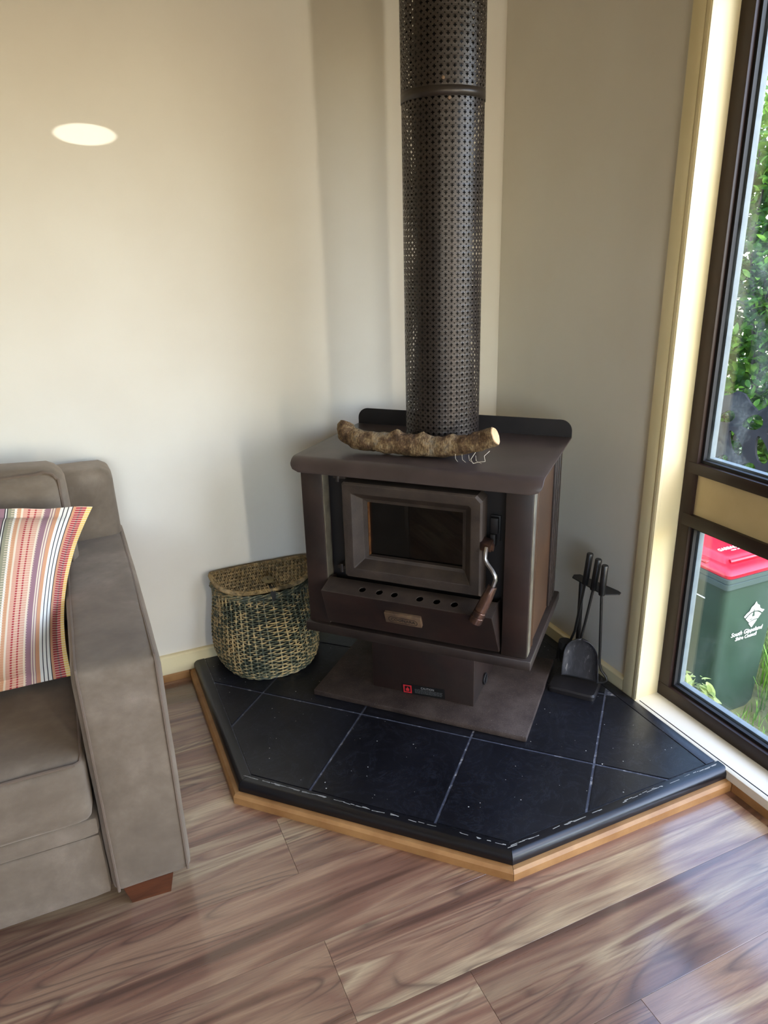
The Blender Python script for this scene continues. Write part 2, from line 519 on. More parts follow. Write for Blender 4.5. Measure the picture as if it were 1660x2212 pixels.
# ------------------------------------------------------------------ mesh helpers
class MB:
    def __init__(self):
        self.bm = bmesh.new()

    def box(self, x0, x1, y0, y1, z0, z1, bevel=0.0, seg=2, mat=None):
        vs = [self.bm.verts.new(p) for p in ((x0, y0, z0), (x1, y0, z0), (x1, y1, z0), (x0, y1, z0),
                                             (x0, y0, z1), (x1, y0, z1), (x1, y1, z1), (x0, y1, z1))]
        fs = [self.bm.faces.new([vs[i] for i in f]) for f in ((3, 2, 1, 0), (4, 5, 6, 7), (0, 1, 5, 4), (1, 2, 6, 5), (2, 3, 7, 6), (3, 0, 4, 7))]
        if mat is not None:
            for v in vs:
                v.co = mat @ v.co
        if bevel:
            es = list({e for f in fs for e in f.edges})
            bmesh.ops.bevel(self.bm, geom=es, offset=bevel, segments=seg, affect='EDGES', profile=0.5)
        return self

    def loft(self, rings, caps=True, closed=True):
        rr = [[self.bm.verts.new(p) for p in r] for r in rings]
        n = len(rr[0])
        for a, b in zip(rr, rr[1:]):
            for i in range(n if closed else n - 1):
                j = (i + 1) % n
                self.bm.faces.new((a[i], a[j], b[j], b[i]))
        if caps and closed:
            self.bm.faces.new(rr[0][::-1])
            self.bm.faces.new(rr[-1])
        return self

    def tube(self, pts, rad, n=8, caps=True):
        pts = [Vector(p) for p in pts]
        rings = []
        prev = None
        for i, p in enumerate(pts):
            if i == 0:
                t = pts[1] - p
            elif i == len(pts) - 1:
                t = p - pts[i - 1]
            else:
                t = (pts[i + 1] - p).normalized() + (p - pts[i - 1]).normalized()
            t = t.normalized() if t.length > 1e-9 else Vector((0, 0, 1))
            if prev is None:
                a = Vector((0, 0, 1)) if abs(t.z) < 0.9 else Vector((1, 0, 0))
                nrm = (a - t * a.dot(t)).normalized()
            else:
                nrm = prev - t * prev.dot(t)
                nrm = nrm.normalized() if nrm.length > 1e-6 else Vector((1, 0, 0))
            prev = nrm
            b = t.cross(nrm)
            r = rad[i] if isinstance(rad, (list, tuple)) else rad
            rings.append([p + (nrm * cos(2 * pi * k / n) + b * sin(2 * pi * k / n)) * r for k in range(n)])
        return self.loft(rings, caps)

    def prism(self, poly, axis_from, axis_to):
        """poly: list of 3D points; extruded by vector."""
        d = Vector(axis_to) - Vector(axis_from)
        a = [Vector(p) for p in poly]
        return self.loft([a, [p + d for p in a]])

    def lathe(self, prof, center=(0, 0, 0), n=32, axis=None):
        c = Vector(center)
        rings = [[c + Vector((r * cos(2 * pi * k / n), r * sin(2 * pi * k / n), z)) for k in range(n)] for r, z in prof]
        return self.loft(rings)

    def grid(self, f, nu, nv, closed_u=False):
        vs = [[self.bm.verts.new(f(i / nu, j / nv)) for j in range(nv + 1)] for i in range(nu + (0 if closed_u else 1))]
        n = len(vs)
        for i in range(nu):
            for j in range(nv):
                a, b = vs[i], vs[(i + 1) % n]
                self.bm.faces.new((a[j], b[j], b[j + 1], a[j + 1]))
        return self

    def poly_holes(self, outer, holes, to3d):
        loops = [[Vector((p[0], p[1], 0)) for p in outer]] + [[Vector((p[0], p[1], 0)) for p in h] for h in holes]
        flat = [p for l in loops for p in l]
        vs = [self.bm.verts.new(to3d(p.x, p.y)) for p in flat]
        for t in tessellate_polygon(loops):
            try:
                self.bm.faces.new([vs[i] for i in t])
            except ValueError:
                pass
        return self

    def obj(self, name, mat, parent=None, smooth=True, mods=(), kind=None, label=None, angle=35):
        bm = self.bm
        bmesh.ops.recalc_face_normals(bm, faces=bm.faces)
        me = bpy.data.meshes.new(name)
        bm.to_mesh(me)
        bm.free()
        if mat is not None:
            for m in (mat if isinstance(mat, (list, tuple)) else [mat]):
                me.materials.append(m)
        if smooth:
            me.shade_smooth()
            try:
                me.set_sharp_from_angle(angle=R(angle))
            except Exception:
                pass
        o = bpy.data.objects.new(name, me)
        COL.objects.link(o)
        if parent is not None:
            o.parent = parent
        for m in mods:
            k = o.modifiers.new(m[0], m[0])
            for a, b in m[1].items():
                setattr(k, a, b)
        if kind:
            o['kind'] = kind
        if label:
            o['label'] = label
        return o


def thing(name, label, cat, loc=(0, 0, 0), rotz=0.0, group=None):
    o = bpy.data.objects.new(name, None)
    COL.objects.link(o)
    o.empty_display_size = 0.05
    o.location = loc
    o.rotation_euler = (0, 0, rotz)
    o['label'] = label
    o['category'] = cat
    if group:
        o['group'] = group
    return o


def struct(name, mb, mat, **kw):
    return mb.obj(name, mat, kind='structure', **kw)


def struct_empty(name, loc=(0, 0, 0)):
    o = bpy.data.objects.new(name, None)
    COL.objects.link(o)
    o.location = loc
    o['kind'] = 'structure'
    return o


def text_obj(name, txt, size, mat, parent, matrix, extrude=0.0006, shear=0.0, align='CENTER', bold=0.0):
    c = bpy.data.curves.new(name, 'FONT')
    c.body = txt
    c.size = size
    c.extrude = extrude
    c.shear = shear
    c.align_x = align
    c.align_y = 'CENTER'
    c.resolution_u = 3
    c.offset = bold
    t = bpy.data.objects.new(name, c)
    COL.objects.link(t)
    dg = bpy.context.evaluated_depsgraph_get()
    me = bpy.data.meshes.new_from_object(t.evaluated_get(dg))
    bpy.data.objects.remove(t)
    me.name = name
    me.materials.clear()
    me.materials.append(mat)
    me.transform(matrix)
    o = bpy.data.objects.new(name, me)
    COL.objects.link(o)
    o.parent = parent
    return o


def basis(x, y, z, o):
    x, y, z = Vector(x), Vector(y), Vector(z)
    return Matrix(((x.x, y.x, z.x, o[0]), (x.y, y.y, z.y, o[1]), (x.z, y.z, z.z, o[2]), (0, 0, 0, 1)))


# ------------------------------------------------------------------ room shell
RX0, RY0, CH = -4.3, -5.2, 2.55
WY0, WY1, WZ0, WZ1 = -0.925, -3.40, 0.055, 2.25          # glazed opening in the right wall

struct('wall_left', MB().box(RX0 - 0.12, 0.12, 0, 0.12, 0, CH), M['wall'])
w = MB()
w.box(0, 0.12, WY0, 0.0, 0, CH)
w.box(0, 0.12, WY1, WY0, 0, 0.03)
w.box(0, 0.12, WY1, WY0, WZ1, CH)
w.box(0, 0.12, RY0, WY1, 0, CH)
struct('wall_right', w, M['wall'])
w = MB()
w.box(RX0, -3.4, RY0 - 0.12, RY0, 0, CH)
w.box(-3.4, -1.5, RY0 - 0.12, RY0, 0, 0.95)
w.box(-3.4, -1.5, RY0 - 0.12, RY0, 2.15, CH)
w.box(-1.5, -0.25, RY0 - 0.12, RY0, 0, CH)
w.box(-0.25, -0.01, RY0 - 0.12, RY0, 0, 0.15)
w.box(-0.25, -0.01, RY0 - 0.12, RY0, 2.15, CH)
w.box(-0.01, 0.12, RY0 - 0.12, RY0, 0, CH)
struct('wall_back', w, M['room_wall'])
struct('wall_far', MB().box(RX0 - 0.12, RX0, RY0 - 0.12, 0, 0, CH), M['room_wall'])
struct('ceiling', MB().box(RX0 - 0.12, 0.14, RY0 - 0.12, 0.12, CH, CH + 0.1), M['ceiling'])

# floor with single planks
floor = struct('floor', MB().box(RX0, 0.0, RY0, 0.0, -0.06, -0.008), M['pine'])
PW, PL = 0.2075, 1.21
first = -0.8700
row_joint = {0: -1.248, 1: -1.248 + 0.47, 2: -1.252, 3: -0.984, -1: -0.62, 4: -1.9, 5: -1.2}
for k in range(-5, 21):
    y1 = first - k * PW
    y0 = y1 - PW
    if y0 < RY0:
        break
    j = row_joint.get(k, random.uniform(-1.2, 0))
    xs = [j + PL * i for i in range(-5, 5)]
    for x in xs:
        a, b = max(x, RX0), min(x + PL, 0.0)
        if b - a < 0.02:
            continue
        yy1 = min(y1, 0.0)
        if yy1 - y0 < 0.02:
            continue
        g = 0.0003
        m = MB().box(-(b - a) / 2 + g, (b - a) / 2 - g, y0 - (y0 + yy1) / 2 + g, yy1 - (y0 + yy1) / 2 - g, -0.008, 0.0, 0.0004, 1)
        o = m.obj('plank', M['floor'], floor, smooth=False)
        o.location = ((a + b) / 2, (y0 + yy1) / 2, 0)

# skirtings
SK = 0.1045


def skirting(mb, p0, p1, inward, h=SK, t=0.018, z0=0.03):
    p0, p1, n = Vector(p0), Vector(p1), Vector(inward)
    prof = [(0, z0), (t, z0), (t, h - 0.006), (t - 0.004, h - 0.001), (t - 0.007, h), (0, h)]
    mb.loft([[p + n * a + Vector((0, 0, z)) for a, z in prof] for p in (p0, p1)])
    return mb


struct('baseboard_left', skirting(MB(), (RX0, 0, 0), (0, 0, 0), (0, -1, 0), z0=0.03), M['cream'])
b = skirting(MB(), (0, 0, 0), (0, -0.868, 0), (-1, 0, 0), z0=0.03)
struct('baseboard_right', b, M['cream'])
struct('trim_1', MB().prism([(RX0, -0.001, 0), (RX0, -0.022, 0), (RX0, -0.022, 0.024), (RX0, -0.016, 0.03), (RX0, -0.001, 0.03)], (RX0, 0, 0), (-1.3436, 0, 0)), M['pine'])
struct('trim_2', MB().prism([(-0.001, -1.336, 0), (-0.020, -1.336, 0), (-0.020, -1.336, 0.027), (-0.001, -1.336, 0.027)], (0, -1.336, 0), (0, -5.2, 0)), M['pine'])

# ------------------------------------------------------------------ glazed wall (window_1)
win = struct_empty('window_1', (0, WY0, 0))


def wpart(name, mb, mat, parent=win, label=None, **kw):
    for v in mb.bm.verts:
        v.co.y -= WY0
    return mb.obj(name, mat, parent, label=label, **kw)


# architrave on the room side and the jamb lining
wpart('architrave', MB().box(-0.020, 0.0, -0.918, -0.872, 0.03, 2.5, 0.002), M['cream'])
j = MB()
j.box(-0.0225, 0.10, -0.935, -0.921, 0.05, 2.25, 0.0015)
wpart('jamb', j, M['cream'])
j = MB()
j.box(-0.0215, -0.008, -0.9385, -0.934, 0.064, 2.25, 0.0015)
wpart('jamb_bead', j, M['cream'])
s = MB()
s.prism([(-0.0225, -0.93, 0.030), (0.10, -0.93, 0.030), (0.10, -0.93, 0.0645), (-0.014, -0.93, 0.0625), (-0.0225, -0.93, 0.057)], (0, -0.93, 0), (0, WY1, 0))
wpart('sill', s, M['sill'])
g = MB().box(-0.012, -0.009, WY1, -0.945, 0.0620, 0.0634)
wpart('sill_groove', g, M['black'])
FX0, FX1 = 0.074, 0.118
# frame members, each on its own
wpart('stile', MB().box(FX0, FX1, -0.980, -0.936, 0.064, 2.25, 0.0012), M['frame'])
wpart('stile', MB().box(FX0, FX1, -2.14, -2.09, 0.064, 2.25, 0.0012), M['frame'])
wpart('stile', MB().box(FX0, FX1, -3.39, -3.34, 0.064, 2.25, 0.0012), M['frame'])
wpart('bottom_rail', MB().box(FX0 - 0.001, FX1, WY1, -0.9365, 0.0645, 0.112, 0.0012), M['frame'])
wpart('top_rail', MB().box(FX0, FX1, WY1, -0.936, 2.2, 2.25, 0.0012), M['frame'])
wpart('transom', MB().box(FX0 - 0.0015, FX1, WY1, -0.9505, 0.850, 0.884, 0.0012), M['frame'])
wpart('transom', MB().box(FX0 - 0.0015, FX1, WY1, -0.9505, 0.684, 0.722, 0.0012), M['frame'])
wpart('infill_panel', MB().box(0.086, 0.104, -3.345, -0.952, 0.720, 0.852), M['infill'])
for (ya, yb) in ((-0.980, -2.09), (-2.14, -3.34)):
    for (za, zb, gm) in ((0.112, 0.684, 'glass'), (0.884, 2.2, 'glass_dusty')):
        # black gasket and outer grey frame around the pane
        for nm, x0, x1, wd, mt in (('gasket', 0.088, 0.1015, 0.009, 'gasket'), ('outer_frame', 0.1075, 0.128, 0.015, 'outer_frame')):
            q = MB()
            q.box(x0, x1, ya - wd, ya + 0.004, za - 0.004, zb + 0.004)
            q.box(x0, x1, yb - 0.004, yb + wd, za - 0.004, zb + 0.004)
            q.box(x0, x1, yb + wd, ya - wd, za - 0.004, za + wd)
            q.box(x0, x1, yb + wd, ya - wd, zb - wd, zb + 0.004)
            wpart(nm, q, M[mt], smooth=False)
        wpart('pane', MB().box(0.1025, 0.1065, yb, ya, za, zb), M[gm], smooth=False)

# outside skirt of the house under the floor
struct('trim_3', MB().box(0.0, 0.13, RY0, 0.12, -0.8, 0.0), M['brickwork'])
struct('ground', MB().box(0.13, 7.0, -6.0, 4.0, -0.85, -0.75), M['soil'])

# openings behind the camera; the wide one is added for the fill lamp
for nm, x0, x1, z0, z1 in (('window_2', -0.25, -0.01, 0.15, 2.15), ('fill_opening', -3.4, -1.5, 0.95, 2.15)):
    q = MB()
    t = 0.03
    q.box(x0, x0 + t, RY0 - 0.1, RY0 + 0.01, z0, z1)
    q.box(x1 - t, x1, RY0 - 0.1, RY0 + 0.01, z0, z1)
    q.box(x0 + t, x1 - t, RY0 - 0.1, RY0 + 0.01, z0, z0 + t)
    q.box(x0 + t, x1 - t, RY0 - 0.1, RY0 + 0.01, z1 - t, z1)
    struct(nm, q, M['frame'])

# ------------------------------------------------------------------ hearth
HL, HA, HR = 1.3236, 0.748, 1.3148
HB = HL - HR + HA
HZ0, HZ = 0.030, 0.0618
SQ2 = math.sqrt(2)
hearth = thing('hearth', 'raised black tiled corner hearth edged with honey timber under the wood stove', 'hearth', (-0.7, -0.7, 0))


def hpart(name, mb, mat, label=None, **kw):
    for v in mb.bm.verts:
        v.co.x += 0.7
        v.co.y += 0.7
    return mb.obj(name, mat, hearth, label=label, **kw)


def offset_poly(L, A, B, Rr, t):
    """pentagon corner points of the hearth moved outward by t (open side only)"""
    k = t * math.tan(R(22.5))
    return [(-L - t, 0.0), (-L - t, -A - k), (-B - k, -Rr - t), (0.0, -Rr - t)]


def sweep(prof, p_seq):
    """prof: list of (offset, z).  p_seq index pair"""
    rows = [offset_poly(HL, HA, HB, HR, t) for t, z in prof]
    out = []
    for i in range(3):
        m = MB()
        ends = []
        for e in (i, i + 1):
            ends.append([Vector((rows[k][e][0], rows[k][e][1], prof[k][1])) for k in range(len(prof))])
        # tiny gap at the mitre
        d = (ends[1][0] - ends[0][0]).normalized() * 0.0006
        ends[0] = [p + d for p in ends[0]]
        ends[1] = [p - d for p in ends[1]]
        m.loft(ends)
        out.append(m)
    return out


wallgap = 0.002
br = 0.018
prof = [(-0.040, HZ0 + 0.001), (0.0, HZ0 + 0.001), (0.0, HZ - br)]
for k in range(1, 6):
    a = pi / 2 * k / 6
    prof.append((-br + br * cos(a), HZ - br + br * sin(a)))
prof += [(-br, HZ), (-0.040, HZ)]
for m in sweep(prof, None):
    hpart('edge_tile', m, M['edge_tile'])
prof = [(-0.03, 0.0), (0.0192, 0.0), (0.0192, 0.022), (0.012, HZ0), (-0.03, HZ0)]
for m in sweep(prof, None):
    hpart('timber_edging', m, M['pine'], label='honey coloured timber edging strip')
inner = [(-0.019, -0.019), (-0.019 - 0.0, -0.019)]
ip = offset_poly(HL, HA, HB, HR, -0.043)
X1, Y1 = -0.0235, -0.019
hp = [(ip[0][0], Y1), ip[1], ip[2], (X1, ip[3][1]), (X1, Y1)]
gm = MB()
gm.prism([(p[0], p[1], HZ0) for p in offset_poly(HL, HA, HB, HR, -0.0405)[0:3] + [(X1, -HR + 0.0405), (X1, Y1)]], (0, 0, HZ0), (0, 0, HZ - 0.0028))
hpart('grout_bed', gm, M['grout'], smooth=False)


def clip_poly(poly, a, b, c):
    """keep a*x+b*y<=c"""
    out = []
    for i in range(len(poly)):
        p, q = poly[i], poly[(i + 1) % len(poly)]
        dp, dq = a * p[0] + b * p[1] - c, a * q[0] + b * q[1] - c
        if dp <= 0:
            out.append(p)
        if (dp < 0 < dq) or (dq < 0 < dp):
            t = dp / (dp - dq)
            out.append((p[0] + (q[0] - p[0]) * t, p[1] + (q[1] - p[1]) * t))
    return out


def clip_convex(poly, clip):
    # clip polygon counter-clockwise or clockwise handled by centroid
    cx = sum(p[0] for p in clip) / len(clip)
    cy = sum(p[1] for p in clip) / len(clip)
    for i in range(len(clip)):
        p, q = clip[i], clip[(i + 1) % len(clip)]
        a, b_ = q[1] - p[1], -(q[0] - p[0])
        c = a * p[0] + b_ * p[1]
        if a * cx + b_ * cy > c:
            a, b_, c = -a, -b_, -c
        poly = clip_poly(poly, a, b_, c)
        if len(poly) < 3:
            return []
    return poly


def sq(s, q):
    return ((s - q) / SQ2, (-s - q) / SQ2)


TP = 0.373
S_LINES = [-0.195 + TP * k for k in range(-4, 5)]
Q_LINES = [1.045 + TP * k for k in range(-4, 2)]
gap = 0.0036
main = [p for p in hp]
strip_x = -0.062
main_clip = [(hp[0][0], Y1), ip[1], ip[2], (strip_x, ip[3][1]), (strip_x, Y1)]
for i in range(len(S_LINES) - 1):
    for k in range(len(Q_LINES) - 1):
        s0, s1, q0, q1 = S_LINES[i] + gap, S_LINES[i + 1] - gap, Q_LINES[k] + gap, Q_LINES[k + 1] - gap
        if k == len(Q_LINES) - 2:
            q1 += 0.1
        poly = clip_convex([sq(s0, q0), sq(s1, q0), sq(s1, q1), sq(s0, q1)], main_clip)
        if len(poly) < 3:
            continue
        ar = 0.5 * abs(sum(poly[n][0] * poly[(n + 1) % len(poly)][1] - poly[(n + 1) % len(poly)][0] * poly[n][1] for n in range(len(poly))))
        if ar < 0.0004:
            continue
        m = MB()
        top = random.uniform(-0.0003, 0.0003) + HZ
        m.prism([(p[0], p[1], HZ0 + 0.004) for p in poly], (0, 0, 0), (0, 0, top - HZ0 - 0.004))
        es = [e for e in m.bm.edges if all(v.co.z > top - 0.0001 for v in e.verts)]
        bmesh.ops.bevel(m.bm, geom=es, offset=0.0014, segments=2, affect='EDGES')
        hpart('tile', m, M['tile'])
m = MB().box(strip_x + 0.0025, X1, -HR + 0.043, Y1, HZ0 + 0.004, HZ, 0.0012)
hpart('border_tile', m, M['tile'])
# chipped paint along the joint between the tiles and the rounded edge
rng = random.Random(31)
chips = MB()
cp = offset_poly(HL, HA, HB, HR, -0.030)
for (i, dens) in ((1, 60), (2, 40)):
    p, q = Vector((*cp[i], 0)), Vector((*cp[i + 1], 0))
    d = (q - p).normalized()
    nn_ = Vector((-d.y, d.x, 0))
    for k in range(dens):
        t = rng.random() ** 1.2
        c = p + (q - p) * t + nn_ * rng.gauss(0, 0.0014)
        L_ = rng.uniform(0.002, 0.016) * (1.4 if rng.random() < 0.2 else 0.8)
        w_ = rng.uniform(0.0004, 0.0011)
        ang = math.atan2(d.y, d.x) + rng.gauss(0, 0.05)
        chips.box(-L_, L_, -w_, w_, HZ - 0.0008, HZ + 0.0003, mat=Matrix.Translation(c) @ Matrix.Rotation(ang, 4, 'Z'))
hpart('paint_chips', chips, M['dust_white'], smooth=False, kind='stuff')

# ------------------------------------------------------------------ wood stove
SZ = HZ
stove = thing('wood_stove', 'dark brown steel pedestal wood stove with glass door on the black hearth', 'stove',
              (-0.768 / SQ2, -0.768 / SQ2, SZ), R(-46.4))


def spart(name, mb, mat, parent=stove, label=None, **kw):
    """points given as (u, v, z): u to the right, v towards the viewer, z above the floor"""
    for v in mb.bm.verts:
        v.co = Vector((v.co.x, -v.co.y, v.co.z - SZ))
    return mb.obj(name, mat, parent, label=label, **kw)


spart('base_plate', MB().box(-0.387, 0.351, -0.236, 0.240, 0.0622, 0.0825, 0.004), M['baseplate'], label='rust brown speckled base plate')
ped = spart('pedestal', MB().box(-0.203, 0.157, -0.115, 0.146, 0.0826, 0.336, 0.003), M['steel_red'])
# caution sticker
SA = R(-3.2)
sm = Matrix.Rotation(SA, 4, 'Y')
sc_ = Vector((-0.0185, 0.1468, 0.1035))


def on_sticker(mb):
    for v in mb.bm.verts:
        v.co = sm @ v.co + sc_
    return mb


q = on_sticker(MB().box(-0.0765, 0.0765, -0.0004, 0.0006, -0.0185, 0.0185))
sticker = spart('caution_sticker', q, M['black'], ped, smooth=False)
q = MB()
q.poly_holes([(-0.071, -0.0155), (-0.041, -0.0155), (-0.041, 0.0145), (-0.071, 0.0145)],
             [[(-0.0665, -0.011), (-0.0455, -0.011), (-0.0455, 0.010), (-0.0665, 0.010)]], lambda a, b: Vector((a, 0.0010, b)))
fl = [(-0.056, 0.008), (-0.0535, 0.004), (-0.0525, 0.001), (-0.0515, 0.003), (-0.0495, -0.002), (-0.0505, -0.0085), (-0.0615, -0.0085), (-0.0625, -0.002), (-0.060, 0.003), (-0.0585, 0.001)]
q.bm.faces.new([q.bm.verts.new((x, 0.0010, z)) for x, z in fl])
spart('flame_mark', on_sticker(q), M['red_print'], ped, smooth=False)
mt = basis((1, 0, 0), (0, 0, 1), (0, -1, 0), (0.016, -0.0010, 0.0095))
mt = Matrix.Translation((sc_.x, -sc_.y, sc_.z - SZ)) @ Matrix.Rotation(-SA, 4, 'Y').inverted() @ mt
text_obj('caution_lettering', 'CAUTION', 0.0105, M['grey_print'], ped, mt, 0.0002)
q = MB()
random.seed(11)
for r_ in range(4):
    x = -0.030
    while x < 0.066:
        wd = random.uniform(0.004, 0.012)
        q.box(x, min(x + wd, 0.068), 0.0006, 0.0010, 0.0012 - r_ * 0.0042, 0.0034 - r_ * 0.0042)
        x += wd + 0.0016
spart('fine_print', on_sticker(q), M['dim_print'], ped, smooth=False, kind='stuff')
q = MB().tube([(0.1575 + 0.004, 0.02 + 0.018 * cos(a), 0.115 + 0.018 * sin(a)) for a in [2 * pi * k / 16 for k in range(17)]], 0.0035, 6)
spart('ring_pull', q, M['steel_dark'])

tray = MB().box(-0.378, 0.359, -0.215, 0.276, 0.337, 0.371, 0.006)
spart('lower_tray', tray, M['steel'])
# cabinet
spart('corner_post', MB().box(-0.366, -0.294, 0.10, 0.264, 0.3712, 0.899, 0.003), M['steel_red'])
spart('corner_post', MB().box(0.268, 0.3435, 0.185, 0.264, 0.3712, 0.899, 0.003), M['steel_red'])
spart('post_edge', MB().box(-0.2938, -0.2915, 0.225, 0.262, 0.375, 0.893), M['bare_edge'], smooth=False)
spart('post_edge', MB().box(0.3425, 0.3455, 0.225, 0.2585, 0.375, 0.897, 0.001), M['bare_edge'])
spart('rear_casing', MB().box(-0.364, 0.343, -0.200, -0.085, 0.3712, 0.899, 0.003), M['steel'])
spart('side_panel', MB().box(0.325, 0.338, -0.088, 0.19, 0.3712, 0.899), M['side_panel'], label='tan brown right side panel')
spart('side_panel', MB().box(-0.360, -0.347, -0.088, 0.11, 0.3712, 0.899), M['side_panel'])
for (va, vb) in ((0.206, 0.222), (0.186, 0.198)):
    spart('side_flute', MB().box(0.336, 0.3455, va, vb, 0.376, 0.897, 0.002), M['side_panel'])
for (va, vb) in ((-0.074, -0.088), (-0.112, -0.126), (-0.15, -0.164)):
    spart('side_flute', MB().box(0.336, 0.3460, vb, va, 0.376, 0.897, 0.002), M['steel'])
fb = MB()
fb.poly_holes([(-0.294, 0.3712), (0.269, 0.3712), (0.269, 0.899), (-0.294, 0.899)],
              [[(-0.165, 0.61), (0.150, 0.61), (0.150, 0.805), (-0.165, 0.805)]], lambda a, b: Vector((a, 0.214, b)))
spart('firebox_front', fb, M['steel_dark'], smooth=False)
cv = MB()
# hollow firebox
for bx in ((-0.185, -0.165, -0.10, 0.2135, 0.56, 0.84), (0.150, 0.170, -0.10, 0.2135, 0.56, 0.84), (-0.165, 0.150, -0.11, -0.09, 0.56, 0.84),
           (-0.165, 0.150, -0.09, 0.2135, 0.56, 0.585), (-0.165, 0.150, -0.09, 0.2135, 0.83, 0.85)):
    cv.box(*bx)
spart('firebox', cv, M['firebrick'], smooth=False)

# top plate with rolled front lip
TZ = 0.920
prof = [(-0.212, TZ, 0), (-0.05, TZ, 0), (0.12, TZ, 0), (0.236, TZ, 0)]
for k in range(1, 7):
    a = R(74) * k / 6
    prof.append((0.236 + 0.034 * sin(a), TZ - 0.034 * (1 - cos(a)), k))
lastv, lastz = prof[-1][0], prof[-1][1]
prof += [(lastv + 0.004, lastz - 0.010, 7), (lastv + 0.006, lastz - 0.018, 8)]
lip_r = 0.030
tot = [0.0]
for a, b in zip(prof, prof[1:]):
    tot.append(tot[-1] + math.hypot(b[0] - a[0], b[1] - a[1]))


def top_pt(i, jn, nu=28):
    t = i / nu
    v, z, k = prof[jn]
    d = tot[-1] - tot[jn]
    inset = 0.0
    if d < lip_r:
        inset = lip_r - math.sqrt(max(lip_r ** 2 - (lip_r - d) ** 2, 0))
    u0, u1 = -0.398 + 0.012 * (1 - (v + 0.212) / 0.49) + inset, 0.366 - inset
    return Vector((u0 + (u1 - u0) * t, v, z))


m = MB()
vs = [[m.bm.verts.new(top_pt(i, jn)) for jn in range(len(prof))] for i in range(29)]
for i in range(28):
    for jn in range(len(prof) - 1):
        m.bm.faces.new((vs[i][jn], vs[i + 1][jn], vs[i + 1][jn + 1], vs[i][jn + 1]))
spart('top_plate', m, M['steel_top'], mods=[('SOLIDIFY', dict(thickness=0.005, offset=-1)), ('BEVEL', dict(width=0.001, segments=2))])
rr = 0.036
ol = [(-0.384, TZ - 0.004), (0.366, TZ - 0.004)]
for k in range(9):
    a = pi / 2 * k / 8
    ol.append((0.366 - rr + rr * cos(a), 0.975 - rr + rr * sin(a)))
for k in range(9):
    a = pi / 2 + pi / 2 * k / 8
    ol.append((-0.384 + rr + rr * cos(a), 0.975 - rr + rr * sin(a)))
m = MB().prism([(x, -0.216, z) for x, z in ol], (0, 0, 0), (0, 0.005, 0))
spart('back_upstand', m, M['steel_dark'])

# door
def ring(u0, u1, z0, z1, v, ch=0.0):
    return [(u0 + ch * .4, v, z0), (u1, v, z0), (u1, v, z1 - ch), (u1 - ch, v, z1), (u0 + ch * .4, v, z1), (u0, v, z1 - ch * .4), (u0, v, z0 + ch * .4)]


m = MB()
c0 = 0.016
rings = [ring(-0.224, 0.206, 0.556, 0.862, 0.222, c0), ring(-0.224, 0.206, 0.556, 0.862, 0.274, c0), ring(-0.219, 0.201, 0.561, 0.857, 0.280, c0),
         ring(-0.196, 0.178, 0.584, 0.834, 0.280, 0.008), ring(-0.192, 0.174, 0.588, 0.830, 0.2785, 0.007), ring(-0.168, 0.152, 0.612, 0.807, 0.250, 0.003),
         ring(-0.165, 0.149, 0.615, 0.804, 0.2485, 0.003), ring(-0.156, 0.142, 0.621, 0.797, 0.246, 0.002), ring(-0.154, 0.140, 0.623, 0.795, 0.232, 0.002)]
m.loft(rings, caps=False)
door = spart('door', m, M['cast'], label='cast iron door with bevelled frame', angle=22)
spart('glass_pane', MB().box(-0.158, 0.145, 0.229, 0.233, 0.617, 0.800), M['stove_glass'], door, smooth=False)
spart('door_seal', MB().box(-0.1545, -0.1525, 0.2335, 0.244, 0.624, 0.794), M['copper'], door, smooth=False)
# hinges
for zc in (0.868, 0.572):
    h = MB().box(-0.262, -0.222, 0.214, 0.252, zc - 0.005, zc + 0.005, 0.0015)
    h.lathe([(0.0065, zc - 0.015), (0.0065, zc + 0.012)], (-0.247, 0.250, 0), 12)
    spart('hinge', h, M['steel'])
# latch plate
la = MB().box(0.217, 0.245, 0.2145, 0.221, 0.712, 0.790, 0.001)
la.box(0.219, 0.241, 0.221, 0.236, 0.738, 0.786, 0.002)
la.box(0.222, 0.236, 0.221, 0.246, 0.700, 0.740, 0.002)
spart('latch', la, M['steel_dark'])
# handle
hb = MB()
hb.loft([[(0.204, 0.245, 0.700), (0.204, 0.282, 0.704), (0.204, 0.282, 0.728), (0.204, 0.245, 0.732)],
         [(0.236, 0.262, 0.700), (0.236, 0.296, 0.708), (0.236, 0.296, 0.724), (0.236, 0.262, 0.732)]])
hb.tube([(0.2360, 0.28, 0.716), (0.241, 0.28, 0.716)], 0.011, 10)
handle = spart('door_handle', hb, M['grip'], label='bronze brown handle block')
rod = [(0.224, 0.290, 0.718), (0.224, 0.300, 0.706), (0.224, 0.304, 0.690), (0.230, 0.306, 0.678), (0.246, 0.312, 0.662), (0.256, 0.316, 0.648),
       (0.258, 0.318, 0.636), (0.254, 0.320, 0.622), (0.250, 0.321, 0.612)]
spart('handle_rod', MB().tube(rod, 0.0058, 8), M['chrome'], handle, label='bare steel handle rod')
g0, g1 = Vector((0.2515, 0.320, 0.618)), Vector((0.206, 0.334, 0.503))
gp = [g0 + (g1 - g0) * t for t in (0, 0.02, 0.3, 0.66, 0.67, 0.685, 0.70, 0.80, 0.81, 0.825, 0.84, 0.98, 1.0)]
gr = [0.0115, 0.0135, 0.0160, 0.0180, 0.0166, 0.0166, 0.0182, 0.0188, 0.0172, 0.0172, 0.0188, 0.0192, 0.0170]
spart('grip', MB().tube(gp, gr, 16), M['grip'], handle)

# ash lip with air holes, and badge
m = MB()
pu0, pu1 = -0.285, 0.250
# sloped top sheet with six holes
c_ = [(-0.160), (-0.104), (-0.055), (0.026), (0.079), (0.133)]


